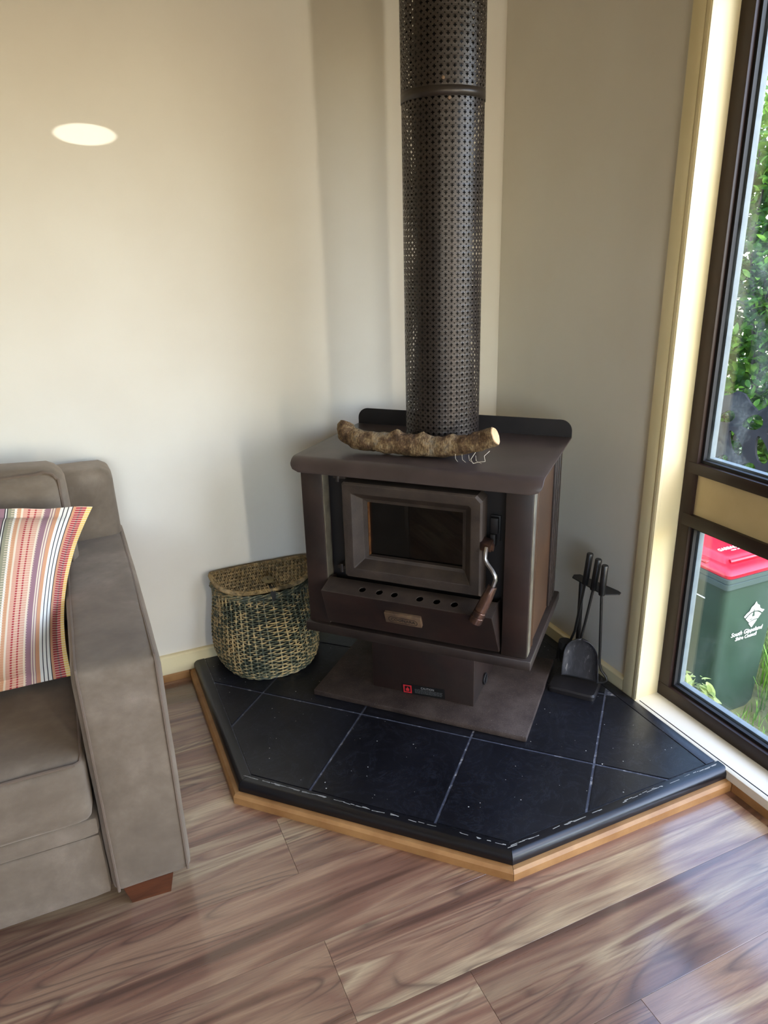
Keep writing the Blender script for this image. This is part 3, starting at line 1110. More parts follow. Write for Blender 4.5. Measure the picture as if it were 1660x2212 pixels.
def lip3(a, b):
    return Vector((a, 0.258 + b * 0.064, 0.537 - b * 0.018))


holes = [[(x + 0.0108 * cos(t), 0.55 + 0.175 * sin(t)) for t in [2 * pi * k / 14 for k in range(14)]] for x in c_]
mt_ = MB().poly_holes([(pu0, 0), (pu1, 0), (pu1, 1), (pu0, 1)], holes, lip3)
lt, lm, lb = (0.258, 0.537), (0.322, 0.519), (0.272, 0.385)
for (a, b, ua0, ub0, ua1, ub1) in ((lm, lb, pu0, -0.290, pu1, 0.262),):
    m.bm.faces.new([m.bm.verts.new(p) for p in ((ua0, a[0], a[1]), (ua1, a[0], a[1]), (ub1, b[0], b[1]), (ub0, b[0], b[1]))])
for (ut, ub) in ((pu0, -0.290), (pu1, 0.262)):
    m.bm.faces.new([m.bm.verts.new(p) for p in ((ut, lt[0], lt[1]), (ut, lm[0], lm[1]), (ub, lb[0], lb[1]), (ub, 0.216, lb[1]), (ut, 0.216, 0.53))])
bmesh.ops.remove_doubles(m.bm, verts=m.bm.verts, dist=0.0005)
lip = spart('ash_lip', m, M['steel_red'], mods=[('SOLIDIFY', dict(thickness=0.003, offset=-1))], smooth=False)
spart('lip_top', mt_, M['cast'], lip, label='dusty top sheet with six air holes', mods=[('SOLIDIFY', dict(thickness=0.003, offset=-1))], smooth=False)
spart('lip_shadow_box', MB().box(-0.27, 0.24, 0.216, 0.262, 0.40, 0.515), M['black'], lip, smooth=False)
# badge follows the sloping front sheet
sl = Vector((0, lb[0] - lm[0], lb[1] - lm[1])).normalized()       # down the sheet
nrm = Vector((0, -sl.z, sl.y)).normalized()
if nrm.y < 0:
    nrm = -nrm
bc = Vector((-0.020, lm[0], lm[1])) + sl * 0.062
bmx = basis((1, 0, 0), -sl, nrm, bc)
m = MB().box(-0.060, 0.056, -0.021, 0.021, 0.0, 0.013, 0.0018, 2, bmx)
badge = spart('badge', m, M['badge'], lip, label='brass coloured maker badge')
m = MB()


def stad(w_, h_, n=10):
    r_ = h_
    return [(w_ - r_ + r_ * cos(t), r_ * sin(t)) for t in [-pi / 2 + pi * k / n for k in range(n + 1)]] + \
           [(-w_ + r_ + r_ * cos(t), r_ * sin(t)) for t in [pi / 2 + pi * k / n for k in range(n + 1)]]


m.poly_holes(stad(0.047, 0.0125), [stad(0.0445, 0.010)], lambda a, b: bmx @ Vector((a - 0.002, b - 0.003, 0.0134)))
spart('badge_border', m, M['badge_dark'], lip, smooth=False)
flip = Matrix(((1, 0, 0, 0), (0, -1, 0, 0), (0, 0, 1, -SZ), (0, 0, 0, 1)))
xdir, ydir = Vector((1, 0, 0)), flip.to_3x3() @ (-sl)
zdir = flip.to_3x3() @ nrm
org = flip @ (bmx @ Vector((-0.002, -0.003, 0.0134)))
text_obj('badge_lettering', 'COONARA', 0.0155, M['badge_dark'], lip, basis(xdir, ydir, zdir, org), 0.0004, bold=0.0003)

# ------------------------------------------------------------------ flue with perforated guards
flue = thing('flue_pipe', 'tall perforated dark brown flue guard rising from the wood stove', 'flue', (-0.768 / SQ2, -0.768 / SQ2, 0.9212))
FR_ = 0.1122
NCOL = 41


def perforated(name, z0, z1, rad, phase=0.0, mat='steel'):
    p = 2 * pi * rad / NCOL
    rows = int((z1 - z0) / p)
    ph = (z1 - z0) / rows
    d = 0.145
    outer = [(-.5 + d, -.5), (.5 - d, -.5), (.5, -.5 + d), (.5, .5 - d), (.5 - d, .5), (-.5 + d, .5), (-.5, .5 - d), (-.5, -.5 + d)]
    hole = [((0.222 + 0.092 * cos(4 * t)) * cos(t), (0.222 + 0.092 * cos(4 * t)) * sin(t)) for t in [2 * pi * k / 16 for k in range(16)]]
    loops = [[Vector((x, y, 0)) for x, y in outer], [Vector((x, y, 0)) for x, y in hole]]
    flat = outer + hole
    tris = tessellate_polygon(loops)
    verts, faces, idx = [], [], {}
    for r_ in range(rows):
        for c in range(NCOL):
            loc = []
            for (x, y) in flat:
                cx = (c + x) % NCOL
                key = (round(cx, 4) % NCOL, round(r_ + y, 4))
                if key not in idx:
                    a = 2 * pi * cx / NCOL + phase
                    idx[key] = len(verts)
                    verts.append((rad * cos(a), rad * sin(a), z0 + (r_ + 0.5 + y) * ph - 0.9212))
                loc.append(idx[key])
            for t in tris:
                faces.append([loc[i] for i in t])
    me = bpy.data.meshes.new(name)
    me.from_pydata(verts, [], faces)
    b_ = bmesh.new()
    b_.from_mesh(me)
    bmesh.ops.recalc_face_normals(b_, faces=b_.faces)
    b_.to_mesh(me)
    b_.free()
    me.materials.append(M[mat])
    me.shade_smooth()
    o = bpy.data.objects.new(name, me)
    COL.objects.link(o)
    o.parent = flue
    return o


M['guard'] = plain('brown_black_guard', srgb(52, 45, 41), srgb(42, 36, 34), 9, 0.38, metal=0.35, spec=0.5)
perforated('lower_guard', 0.9235, 1.872, FR_, 0.0, 'guard')
perforated('upper_guard', 1.888, 2.549, FR_ + 0.0013, 0.04, 'guard')
m = MB()
for (r_, za, zb) in ((FR_ + 0.0018, 1.866, 1.890),):
    m.loft([[(r_ * cos(2 * pi * k / 64), r_ * sin(2 * pi * k / 64), z - 0.9212) for k in range(64)] for z in (za, zb)], caps=False)
m.obj('joint_band', M['guard'], flue, mods=[('SOLIDIFY', dict(thickness=0.001))])
m = MB().loft([[(0.076 * cos(2 * pi * k / 48), 0.076 * sin(2 * pi * k / 48), z) for k in range(48)] for z in (0.0, 1.6275)])
m.obj('inner_pipe', M['inner_pipe'], flue)
for (az, z) in ((R(-118), 1.905), (R(-110), 1.860)):
    m = MB().lathe([(0.001, 0.003), (0.004, 0.0025), (0.005, 0.0)], n=10)
    o = m.obj('rivet', M['badge'], flue)
    o.matrix_local = Matrix.Translation(((FR_ + 0.002) * cos(az), (FR_ + 0.002) * sin(az), z - 0.9212)) @ Matrix.Rotation(az, 4, 'Z') @ Matrix.Rotation(pi / 2, 4, 'Y')

# ------------------------------------------------------------------ log on the stove top
log = thing('branch_log', 'crooked bark covered branch lying on the stove top in front of the flue', 'log', stove.location + Vector((0, 0, TZ - SZ)), R(-46.4))
ctrl = [(-0.266, 0.136, 0.084, 0.023), (-0.268, 0.146, 0.066, 0.030), (-0.252, 0.155, 0.046, 0.029), (-0.225, 0.158, 0.042, 0.031), (-0.180, 0.160, 0.0385, 0.032), (-0.135, 0.160, 0.0365, 0.0325),
        (-0.080, 0.158, 0.036, 0.0335), (-0.030, 0.158, 0.0355, 0.034), (0.030, 0.158, 0.036, 0.0325), (0.083, 0.158, 0.041, 0.031), (0.125, 0.158, 0.052, 0.030), (0.160, 0.160, 0.064, 0.0295), (0.205, 0.162, 0.082, 0.029)]
NS = 90
rings = []
pts, rads = [], []
for i in range(NS + 1):
    t = i / NS * (len(ctrl) - 1)
    k = min(int(t), len(ctrl) - 2)
    f = t - k
    p0, p1, p2, p3 = [ctrl[max(0, min(len(ctrl) - 1, k + d))] for d in (-1, 0, 1, 2)]
    q = [0.5 * ((2 * b) + (-a + c) * f + (2 * a - 5 * b + 4 * c - d) * f * f + (-a + 3 * b - 3 * c + d) * f ** 3) for a, b, c, d in zip(p0, p1, p2, p3)]
    pts.append(Vector((q[0], -q[1] + 0.012, q[2] - 0.0015)))
    rads.append(q[3] * 0.94)
for i, p in enumerate(pts):
    t = (pts[min(i + 1, NS)] - pts[max(i - 1, 0)]).normalized()
    a = Vector((0, 1, 0))
    n1 = (a - t * a.dot(t)).normalized()
    n2 = t.cross(n1)
    ringp = []
    for k in range(24):
        an = 2 * pi * k / 24
        d = n1 * cos(an) + n2 * sin(an)
        q = p + d * rads[i]
        nz = mnoise.noise(q * 34) * 0.0048 + mnoise.noise(q * 105) * 0.0024
        for (kx, kz, kk) in ((-0.095, 0.07, 0.009), (-0.012, 0.075, 0.010), (0.075, 0.07, 0.007), (-0.05, 0.02, 0.004), (-0.262, 0.05, 0.004)):
            dd = (q - Vector((kx, p.y, kz))).length
            nz += 1.5 * kk * math.exp(-(dd / 0.017) ** 2)
        ringp.append(q + d * nz)
    rings.append(ringp)
m = MB().loft(rings)
for v in m.bm.verts:
    if v.co.z < 0.0008:
        v.co.z = 0.0008
m.obj('bark', M['bark'], log)
# pale sawn end
e = rings[-1]
cen = sum(e, Vector()) / len(e)
t = (pts[-1] - pts[-2]).normalized()
m = MB()
m.loft([[cen + (p - cen) * 0.93 + t * 0.0004 for p in e], [cen + (p - cen) * 0.90 + t * 0.0026 for p in e]])
m.obj('cut_end', M['endgrain'], log, label='pale freshly sawn end')
m = MB().tube([Vector((0.160, -0.190, 0.040)), Vector((0.150, -0.202, 0.022)), Vector((0.160, -0.214, 0.014)), Vector((0.176, -0.210, 0.018)), Vector((0.192, -0.205, 0.020)), Vector((0.188, -0.200, 0.034)), Vector((0.200, -0.188, 0.046))], 0.0007, 5)
m.obj('root_strand', M['strand'], log)
for k in range(4):
    m = MB().tube([Vector((0.10 + 0.02 * k, -0.189, 0.03)), Vector((0.105 + 0.02 * k, -0.20, 0.018)), Vector((0.112 + 0.023 * k, -0.203, 0.012))], 0.0005, 4)
    m.obj('root_strand', M['strand'], log)

# ------------------------------------------------------------------ wicker creel
bk_loc = Vector((-1.05, -0.034, HZ + 0.0012))
basket = thing('wicker_basket', 'lidded green washed wicker creel basket standing on the hearth against the wall', 'basket', bk_loc, R(-0.5))


def prof_lerp(tab, z):
    for (z0, a), (z1, b) in zip(tab, tab[1:]):
        if z <= z1:
            t = (z - z0) / (z1 - z0)
            t = t * t * (3 - 2 * t) if False else t
            return a + (b - a) * t
    return tab[-1][1]


HW = [(0.0, 0.166), (0.02, 0.184), (0.05, 0.192), (0.10, 0.193), (0.15, 0.190), (0.20, 0.183), (0.24, 0.177), (0.275, 0.172), (0.30, 0.176)]
DP = [(0.0, 0.232), (0.02, 0.248), (0.05, 0.254), (0.10, 0.250), (0.15, 0.236), (0.20, 0.214), (0.24, 0.196), (0.275, 0.186), (0.30, 0.190)]


def creel_pt(t, z, off=0.0):
    """t in 0..1 round the D: 0..0.7 curved front from left to right, 0.7..1 flat back"""
    hw, dp = prof_lerp(HW, z) + off, prof_lerp(DP, z) + off
    if t < 0.72:
        a = pi + pi * t / 0.72
        ca, sa = cos(a), sin(a)
        e = 0.80
        return Vector((hw * math.copysign(abs(ca) ** e, ca), dp * math.copysign(abs(sa) ** e, sa), z))
    f = (t - 0.72) / 0.28
    return Vector((hw * (1 - 2 * f), 0.006 + off * 0.5, z))


NST = 36
wv = MB()
nrows = 40
for r_ in range(nrows):
    z = 0.010 + (0.295 - 0.010) * r_ / (nrows - 1)
    n = NST * 4
    loop = []
    for k in range(n):
        t = k / n
        ph = (k // 1) % 4
        s_ = cos(pi * (k / 4.0) + (r_ % 2) * pi)
        s_ = math.copysign(abs(s_) ** 0.6, s_)
        off = 0.0030 * s_
        p = creel_pt(t, z, off)
        p.z += 0.0012 * mnoise.noise(Vector((k * 0.35, r_ * 1.3, 0)))
        loop.append(p)
    for k in range(n):
        pass
    rad = 0.0023
    rings = []
    for k in range(n):
        tng = (loop[(k + 1) % n] - loop[k - 1]).normalized()
        nn = Vector((0, 0, 1))
        bb = tng.cross(nn)
        rings.append([loop[k] + (nn * cos(2 * pi * q_ / 5) + bb * sin(2 * pi * q_ / 5)) * rad for q_ in range(5)])
    rings.append(rings[0])
    cl = wv.bm.verts.layers.float.get('crest') or wv.bm.verts.layers.float.new('crest')
    n0 = len(wv.bm.verts)
    wv.loft(rings, caps=False)
    wv.bm.verts.ensure_lookup_table()
    for i_ in range(n0, len(wv.bm.verts)):
        wv.bm.verts[i_][cl] = cos(pi * (((i_ - n0) // 5) / 4.0) + (r_ % 2) * pi)
# braided rims, bottom and top
for z, off, rd in ((0.006, 0.001, 0.0052), (0.300, 0.003, 0.006), (0.3085, 0.001, 0.0055)):
    for s2 in (0, 1):
        loop = []
        n = 120
        for k in range(n + 1):
            a = k * 0.55 + s2 * pi
            p = creel_pt((k / n) % 1.0, min(z, 0.3), off + 0.0035 * cos(a))
            p.z = z + 0.0035 * sin(a)
            loop.append(p)
        wv.tube(loop, rd * 0.62, 5, caps=False)
wv.obj('woven_body', M['wicker'], basket, kind='stuff')
st = MB()
for k in range(NST):
    t = (k * 1.0) / NST
    st.tube([creel_pt(t, z_, 0.0) for z_ in (0.004, 0.03, 0.06, 0.1, 0.15, 0.2, 0.25, 0.30)], 0.0032, 5)
st.obj('stakes', M['wicker'], basket, kind='stuff')
ln = MB().loft([[creel_pt(k / 40, z_, -0.008) for k in range(40)] for z_ in (0.003, 0.03, 0.06, 0.1, 0.15, 0.2, 0.25, 0.30)])
ln.obj('inner_lining', M['dark_lining'], basket)
# lid: a woven D-shaped panel sloping gently down to the front
LZB, LZF = 0.342, 0.324


def lid_pt(x, y):
    f = -y / 0.20
    return Vector((x, y, LZB + (LZF - LZB) * f + 0.003 * (1 - (x / 0.19) ** 2)))


def lid_outline(t, off=0.0):
    a = pi + pi * t
    ca, sa = cos(a), sin(a)
    return (0.177 + off) * math.copysign(abs(ca) ** 0.72, ca), (0.192 + off) * math.copysign(abs(sa) ** 0.72, sa)


lid = MB()
NLR = 8
for k in range(-24, 25):
    x = k * 0.0072
    sa_ = (1 - min(1.0, abs(x) / 0.177) ** (2 / 0.72)) ** 0.36
    y_end = -0.190 * sa_
    n = 4 * NLR
    pp = []
    for q_ in range(n + 1):
        y = -0.186 * q_ / n
        if y < y_end:
            break
        p = lid_pt(x + 0.0012 * mnoise.noise(Vector((k * 3.1, y * 60, 0))), y)
        p.z += 0.0045 + 0.0048 * sin(q_ * pi / 4 + (k % 2) * pi)
        pp.append(p)
    if len(pp) > 2:
        lid.tube(pp, 0.0026, 5)
lid_o = lid.obj('lid', M['wicker_lid'], basket, kind='stuff')
ru = MB()
for k in range(NLR):
    y = -0.186 * (k + 0.5) / NLR
    sa = min(1.0, (-y / 0.188)) ** (1 / 0.72)
    hwid = 0.180 * (max(0.0, 1 - sa * sa) ** 0.5) ** 0.72
    if hwid > 0.03:
        ru.tube([lid_pt(-hwid + 2 * hwid * q_ / 16, y) + Vector((0, 0, 0.0045)) for q_ in range(17)], 0.0030, 6)
ru.obj('lid_ribs', M['wicker_lid'], lid_o, kind='stuff')
rim = MB()
loop = [Vector((*lid_outline(k / 90), 0)) for k in range(91)]
loop = [lid_pt(p.x, p.y) for p in loop]
rim.tube(loop, 0.0070, 8)
rim.tube([lid_pt(-0.177 + 0.354 * k / 20, 0.002) for k in range(21)], 0.0075, 8)
# wrapping turns
for k in range(150):
    t = (k + 0.5) / 150
    x, y = lid_outline(t)
    x2, y2 = lid_outline(min(t + 0.004, 1))
    tg = (lid_pt(x2, y2) - lid_pt(x, y)).normalized()
    c = lid_pt(x, y)
    nn = Vector((0, 0, 1))
    bb = tg.cross(nn).normalized()
    rim.tube([c + (nn * cos(2 * pi * q_ / 8) + bb * sin(2 * pi * q_ / 8)) * 0.0078 for q_ in range(9)], 0.0017, 4, caps=False)
for k in range(70):
    x = -0.176 + 0.352 * k / 69
    c = lid_pt(x, 0.002)
    rim.tube([c + Vector((0, cos(2 * pi * q_ / 8), sin(2 * pi * q_ / 8))) * 0.0082 for q_ in range(9)], 0.0016, 4, caps=False)
rim.obj('lid_rim', M['wicker_rim'], lid_o, kind='stuff', label='tan wrapped lid rim')
under = MB().loft([[lid_pt(x * 0.95, y * 0.95) + Vector((0, 0, dz)) for x, y in [lid_outline(k / 30) for k in range(31)]] for dz in (-0.008, -0.005)])
under.obj('lid_lining', M['black'], lid_o)
# disc toggle, leather strap and buckle at the front
mm = basis((1, 0, 0), (0, 0.97, 0.17), (0, -0.17, 0.97), lid_pt(0.0, -0.150) + Vector((0, 0, 0.016)))
m = MB().lathe([(0.0195, 0.0), (0.022, 0.001), (0.022, 0.003), (0.0195, 0.0042)], n=24)
m.bm.transform(Matrix.Scale(1.0, 4))
for v in m.bm.verts:
    v.co = mm @ v.co
m.obj('toggle_disc', M['leather'], lid_o, label='olive disc with slot')
m = MB().box(-0.0016, 0.0016, -0.006, 0.006, 0.0042, 0.0048, mat=mm)
m.obj('toggle_slot', M['black'], lid_o, smooth=False)
m = MB()
m.loft([[lid_pt(0.004 + dx, y) + Vector((0, 0, dz)) for dx, dz in ((-0.009, 0.006), (0.009, 0.006), (0.009, 0.008), (-0.009, 0.008))] for y in (-0.165, -0.185, -0.194)]
       + [[Vector((0.004 + dx, -0.203 + dy, 0.306)) for dx, dy in ((-0.008, 0.002), (0.008, 0.002), (0.008, 0.0), (-0.008, 0.0))],
          [Vector((0.004 + dx, -0.203 + dy, 0.288)) for dx, dy in ((-0.003, 0.002), (0.003, 0.002), (0.003, 0.0), (-0.003, 0.0))]])
m.obj('strap', M['black'], lid_o, label='dark leather strap')

# ------------------------------------------------------------------ fire tools
A_, B_, C_, D_ = Vector((-0.252, -0.762, 0)), Vector((-0.152, -0.886, 0)), Vector((-0.042, -0.800, 0)), Vector((-0.142, -0.674, 0))
tstand = thing('fire_tool_stand', 'black fire tool stand with square foot beside the stove near the window', 'tool stand', (-0.147, -0.78, HZ))
TS = tstand.location.copy()


def tpart(name, mb, mat, parent=None, base=TS, **kw):
    for v in mb.bm.verts:
        v.co -= base
    return mb.obj(name, mat, parent if parent is not None else tstand, **kw)


def rounded_quad(ps, r_, z, n=5):
    out = []
    for i in range(4):
        p, a, b = ps[i], ps[i - 1], ps[(i + 1) % 4]
        da, db = (a - p).normalized(), (b - p).normalized()
        for k in range(n + 1):
            t = k / n
            q_ = (p + da * r_) * (1 - t) ** 2 + p * 2 * t * (1 - t) + (p + db * r_) * t * t
            out.append(Vector((q_.x, q_.y, z)))
    return out


cen = (A_ + B_ + C_ + D_) / 4
m = MB().loft([rounded_quad([A_, B_, C_, D_], 0.016, HZ + 0.0006), rounded_quad([A_, B_, C_, D_], 0.016, HZ + 0.014),
               rounded_quad([cen + (p - cen) * 0.94 for p in (A_, B_, C_, D_)], 0.014, HZ + 0.020),
               rounded_quad([cen + (p - cen) * 0.6 for p in (A_, B_, C_, D_)], 0.012, HZ + 0.0215)])
tpart('foot', m, M['steel_dark'])
tpart('post', MB().tube([(-0.090, -0.712, HZ + 0.018), (-0.090, -0.706, 0.432)], 0.0085, 10), M['tool'])
bl = [(-0.118, -0.690), (-0.100, -0.676), (-0.080, -0.684), (-0.050, -0.842), (-0.052, -0.856), (-0.064, -0.862), (-0.100, -0.845), (-0.112, -0.838)]
tpart('bracket', MB().loft([[(x, y, 0.430) for x, y in bl], [(x, y, 0.4335) for x, y in bl]]), M['tool'])

tools_grp = 'fire tools on the stand'


def tool(name, label, top, bot, parts):
    root = thing(name, label, 'fire tool', bot, 0, tools_grp)
    base = root.location.copy()
    d = (Vector(bot) - Vector(top)).normalized()
    m = MB().tube([Vector(top), Vector(top) + d * 0.002, Vector(bot) - d * 0.002, Vector(bot)], [0.0095, 0.0108, 0.0108, 0.0095], 16)
    tpart('handle', m, M['tool'], root, base)
    for nm, mb_, mat in parts:
        tpart(nm, mb_, mat, root, base)
    return root


# brush (left)
t1, b1 = (-0.112, -0.764, 0.549), (-0.118, -0.757, 0.436)
rodm = MB().tube([b1, (-0.128, -0.735, 0.25), (-0.134, -0.722, 0.205)], 0.0045, 8)
br_ = MB()
random.seed(5)
c = Vector((-0.150, -0.716, 0.20))
br_.lathe([(0.010, 0.012), (0.022, 0.008), (0.024, -0.006), (0.021, -0.020)], c, 16)
for k in range(120):
    a, r_ = random.uniform(0, 2 * pi), 0.024 * math.sqrt(random.random())
    p = c + Vector((r_ * cos(a), r_ * sin(a), -0.012))
    br_.tube([p, p + Vector((r_ * cos(a) * 0.25, r_ * sin(a) * 0.25, -0.055 + random.uniform(-.006, .006)))], 0.0013, 3)
tool('hearth_brush', 'black fire tool with the tallest handle, leftmost on the stand, ending in a brush', t1, b1, [('rod', rodm, M['tool']), ('brush_head', br_, M['bristle'])])
# shovel (middle)
t2, b2 = (-0.112, -0.806, 0.545), (-0.116, -0.796, 0.432)
rodm = MB().tube([b2, (-0.124, -0.779, 0.30), (-0.130, -0.770, 0.235)], 0.0045, 8)
PA, PL_, PR_ = Vector((-0.126, -0.776, 0.245)), Vector((-0.178, -0.742, 0.094)), Vector((-0.096, -0.836, 0.092))
mid = (PL_ + PR_) / 2
side = (PR_ - PL_) / 2
upv = PA - mid
nb = side.cross(upv).normalized()
if nb.y > 0:
    nb = -nb


def shov(a, b):
    h = b
    wd = 0.86 + 0.14 * (1 - h)
    if h > 0.55:
        f = (h - 0.55) / 0.45
        wd *= math.sqrt(max(0.0, 1 - f * f)) * 0.97 + 0.03
    s_ = (a * 2 - 1)
    curl = abs(s_) ** 5 * 0.016 * (0.35 + 0.65 * min(1, h * 3 + 0.4)) + (max(0, h - 0.75) / 0.25) ** 2 * 0.012
    return mid + side * s_ * wd + upv * h + nb * (curl - 0.004)


sh = MB().grid(shov, 24, 24)
tp = tool('ash_shovel', 'black ash shovel with broad scratched blade, middle tool on the stand', t2, b2, [('rod', rodm, M['tool'])])
a = NT('scratched_grey_steel')
v_ = a.coords('Object', (1, 1, 0.35))
nn_ = a.noise(v_, 60, 5, 0.7, 0.8)
cc = a.ramp(nn_, [(0.45, srgb(64, 64, 68)), (0.62, srgb(78, 78, 82)), (0.70, srgb(150, 148, 146))])
a.base(cc)
a.set(Roughness=0.45, Metallic=0.4)
M['shovel'] = a.m
tpart('blade', sh, M['shovel'], tp, tp.location.copy(), mods=[('SOLIDIFY', dict(thickness=0.0018))], label='scratched grey blade')
# poker (right)
t3, b3 = (-0.112, -0.838, 0.536), (-0.114, -0.836, 0.430)
pk = MB().tube([b3, (-0.100, -0.832, 0.26), (-0.094, -0.832, 0.165), (-0.088, -0.836, 0.140), (-0.076, -0.848, 0.118), (-0.074, -0.852, 0.106), (-0.082, -0.848, 0.098), (-0.100, -0.832, 0.092)], 0.0046, 8)
tool('poker', 'black poker with hooked tip, rightmost tool on the stand', t3, b3, [('rod', pk, M['tool'])])

# ------------------------------------------------------------------ sofa
sofa = thing('sofa', 'taupe suede sofa with a wide flat arm standing against the left wall', 'sofa', (-2.5, -0.55, 0))
SO = sofa.location.copy()


def sopart(name, mb, mat, parent=None, **kw):
    for v in mb.bm.verts:
        v.co -= SO
    return mb.obj(name, mat, parent if parent is not None else sofa, **kw)


def soft_box(x0, x1, y0, y1, z0, z1, r_, puff=(0, 0, 0), n=14, wob=0.0025, seed=0.0):
    """rounded box with crowned faces"""
    m = bmesh.new()
    bmesh.ops.create_cube(m, size=2)
    bmesh.ops.subdivide_edges(m, edges=m.edges[:], cuts=n, use_grid_fill=True)
    hx, hy, hz = (x1 - x0) / 2, (y1 - y0) / 2, (z1 - z0) / 2
    c = Vector(((x0 + x1) / 2, (y0 + y1) / 2, (z0 + z1) / 2))
    for v in m.verts:
        p = Vector(v.co)
        # concentrate the grid near the edges
        g = Vector([math.copysign(1 - (1 - abs(a)) ** 1.6, a) if abs(a) < 1 else a for a in p])
        q_ = Vector((g.x * hx, g.y * hy, g.z * hz))
        inn = Vector([max(-h + r_, min(h - r_, a)) for a, h in zip(q_, (hx, hy, hz))])
        d = q_ - inn
        if d.length > 1e-9:
            q_ = inn + d.normalized() * r_
        fx, fy, fz = (1 - g.x ** 2), (1 - g.y ** 2), (1 - g.z ** 2)
        q_.x += math.copysign(puff[0] * max(fy, 0) ** .7 * max(fz, 0) ** .7, g.x) if abs(p.x) > 0.999 else 0
        q_.y += math.copysign(puff[1] * max(fx, 0) ** .7 * max(fz, 0) ** .7, g.y) if abs(p.y) > 0.999 else 0
        q_.z += math.copysign(puff[2] * max(fx, 0) ** .7 * max(fy, 0) ** .7, g.z) if abs(p.z) > 0.999 else 0
        w_ = (q_ + c) * 7 + Vector((seed, seed, seed))
        q_ += Vector((mnoise.noise(w_), mnoise.noise(w_ + Vector((9, 0, 0))), mnoise.noise(w_ + Vector((0, 9, 0))))) * wob
        v.co = q_ + c
    r2 = MB()
    r2.bm.free()
    r2.bm = m
    return r2


AX0, AX1, AZ, AY = -1.683, -1.497, 0.678, -1.008
SX0 = -3.42
for s_ in (1, -1):
    if s_ == 1:
        x0, x1 = AX0, AX1
    else:
        x0, x1 = SX0, SX0 + (AX1 - AX0)
    sopart('arm', soft_box(x0, x1, AY, -0.075, 0.064, AZ, 0.020, (0.004, 0.006, 0.004), 16, 0.002, s_), M['suede'])
    for xe in (x0 + 0.012, x1 - 0.012):
        ln_ = []
        for k in range(60):
            t = k / 59
            L1, L2 = 0.60, 0.90
            d = t * (L1 + L2)
            if d < L1:
                p = Vector((xe, AY - 0.0015, 0.072 + d))
            else:
                p = Vector((xe, AY + (d - L1), AZ - 0.0015))
            ln_.append(p)
        # rounded corner
        for i, p in enumerate(ln_):
            dy, dz = p.y - AY, AZ - p.z
            if dy < 0.03 and dz < 0.03:
                cc_ = Vector((xe, AY + 0.022, AZ - 0.022))
                dd = p - cc_
                dd.x = 0
                if dd.length > 0:
                    ln_[i] = cc_ + dd.normalized() * 0.0235
        sopart('piping', MB().tube(ln_, 0.0035, 6), M['piping'])
sopart('back_frame', soft_box(SX0 + 0.012, -1.507, -0.205, -0.030, 0.10, 0.893, 0.040, (0.0, 0.006, 0.004), 16, 0.002, 3), M['suede'])
sopart('base_panel', soft_box(SX0 + 0.187, -1.686, -0.998, -0.1, 0.062, 0.245, 0.012, (0, 0.004, 0), 12, 0.0015, 4), M['suede'])
sopart('seat_deck', soft_box(SX0 + 0.187, -1.686, -1.006, -0.2, 0.247, 0.300, 0.012, (0, 0.006, 0), 12, 0.002, 5), M['suede'])
cxm = (SX0 + 0.187 - 1.686) / 2
for i, (x0, x1) in enumerate(((cxm + 0.004, -1.688), (SX0 + 0.189, cxm - 0.004))):
    cu = sopart('seat_cushion', soft_box(x0, x1, -1.028, -0.22, 0.303, 0.475, 0.030, (0.0, 0.010, 0.022), 16, 0.004, 8 + i), M['suede'])
    pl = []
    for k in range(40):
        t = k / 39
        pl.append(Vector((x0 + 0.02 + (x1 - x0 - 0.04) * t, -1.0255, 0.466 + 0.003 * sin(t * 9))))
    sopart('seat_piping', MB().tube([Vector((x1 - 0.008, -0.5, 0.468)), Vector((x1 - 0.006, -0.98, 0.465)), Vector((x1 - 0.010, -1.014, 0.464))] + pl[::-1], 0.0036, 6), M['piping'], cu)
    bx0, bx1 = x0 + (0.0 if i else 0.0), x1 + (0.045 if i == 0 else -0.0)
    bcu = sopart('back_cushion', soft_box(bx0, bx1, -0.375, -0.207, 0.49, 0.955, 0.050, (0.008, 0.030, 0.012), 16, 0.006, 12 + i), M['suede'])
    e_ = []
    for k in range(60):
        t = k / 59
        d = t * 1.2
        if d < 0.42:
            p = Vector((bx1 - 0.012, -0.365, 0.52 + d))
        elif d < 0.47:
            a_ = (d - 0.42) / 0.05 * pi / 2
            p = Vector((bx1 - 0.012 - 0.035 * (1 - cos(a_)), -0.362, 0.94 - 0.035 * (1 - sin(a_)) + 0.012))
        else:
            p = Vector((bx1 - 0.047 - (d - 0.47), -0.364 - 0.004 * sin(d * 20), 0.948))
        e_.append(p)
    sopart('back_piping', MB().tube(e_, 0.004, 6), M['piping'], bcu)
for (x, y) in ((-1.60, -0.955), (SX0 + 0.1, -0.955), (-1.60, -0.15), (SX0 + 0.1, -0.15)):
    m = MB().loft([[(x - 0.048, y - 0.030, 0.0), (x + 0.044, y - 0.036, 0.0), (x + 0.036, y + 0.03, 0.0), (x - 0.04, y + 0.03, 0.0)],
                   [(x - 0.062, y - 0.042, 0.066), (x + 0.056, y - 0.046, 0.066), (x + 0.05, y + 0.04, 0.066), (x - 0.05, y + 0.04, 0.066)]])
    sopart('leg', m, M['leg_wood'], label='stained timber leg')

# striped cushion
cush = thing('striped_cushion', 'striped red, orange and cream cotton cushion leaning in the sofa corner', 'cushion', (-1.87, -0.68, 0.50))
cb = cush.location.copy()
TLc, TRc, BLc, BRc = Vector((-2.055, -0.475, 0.945)), Vector((-1.580, -0.490, 0.873)), Vector((-2.140, -0.735, 0.512)), Vector((-1.698, -0.705, 0.505))
nC = ((TRc - TLc).cross(BLc - TLc)).normalized()
if nC.y > 0:
    nC = -nC


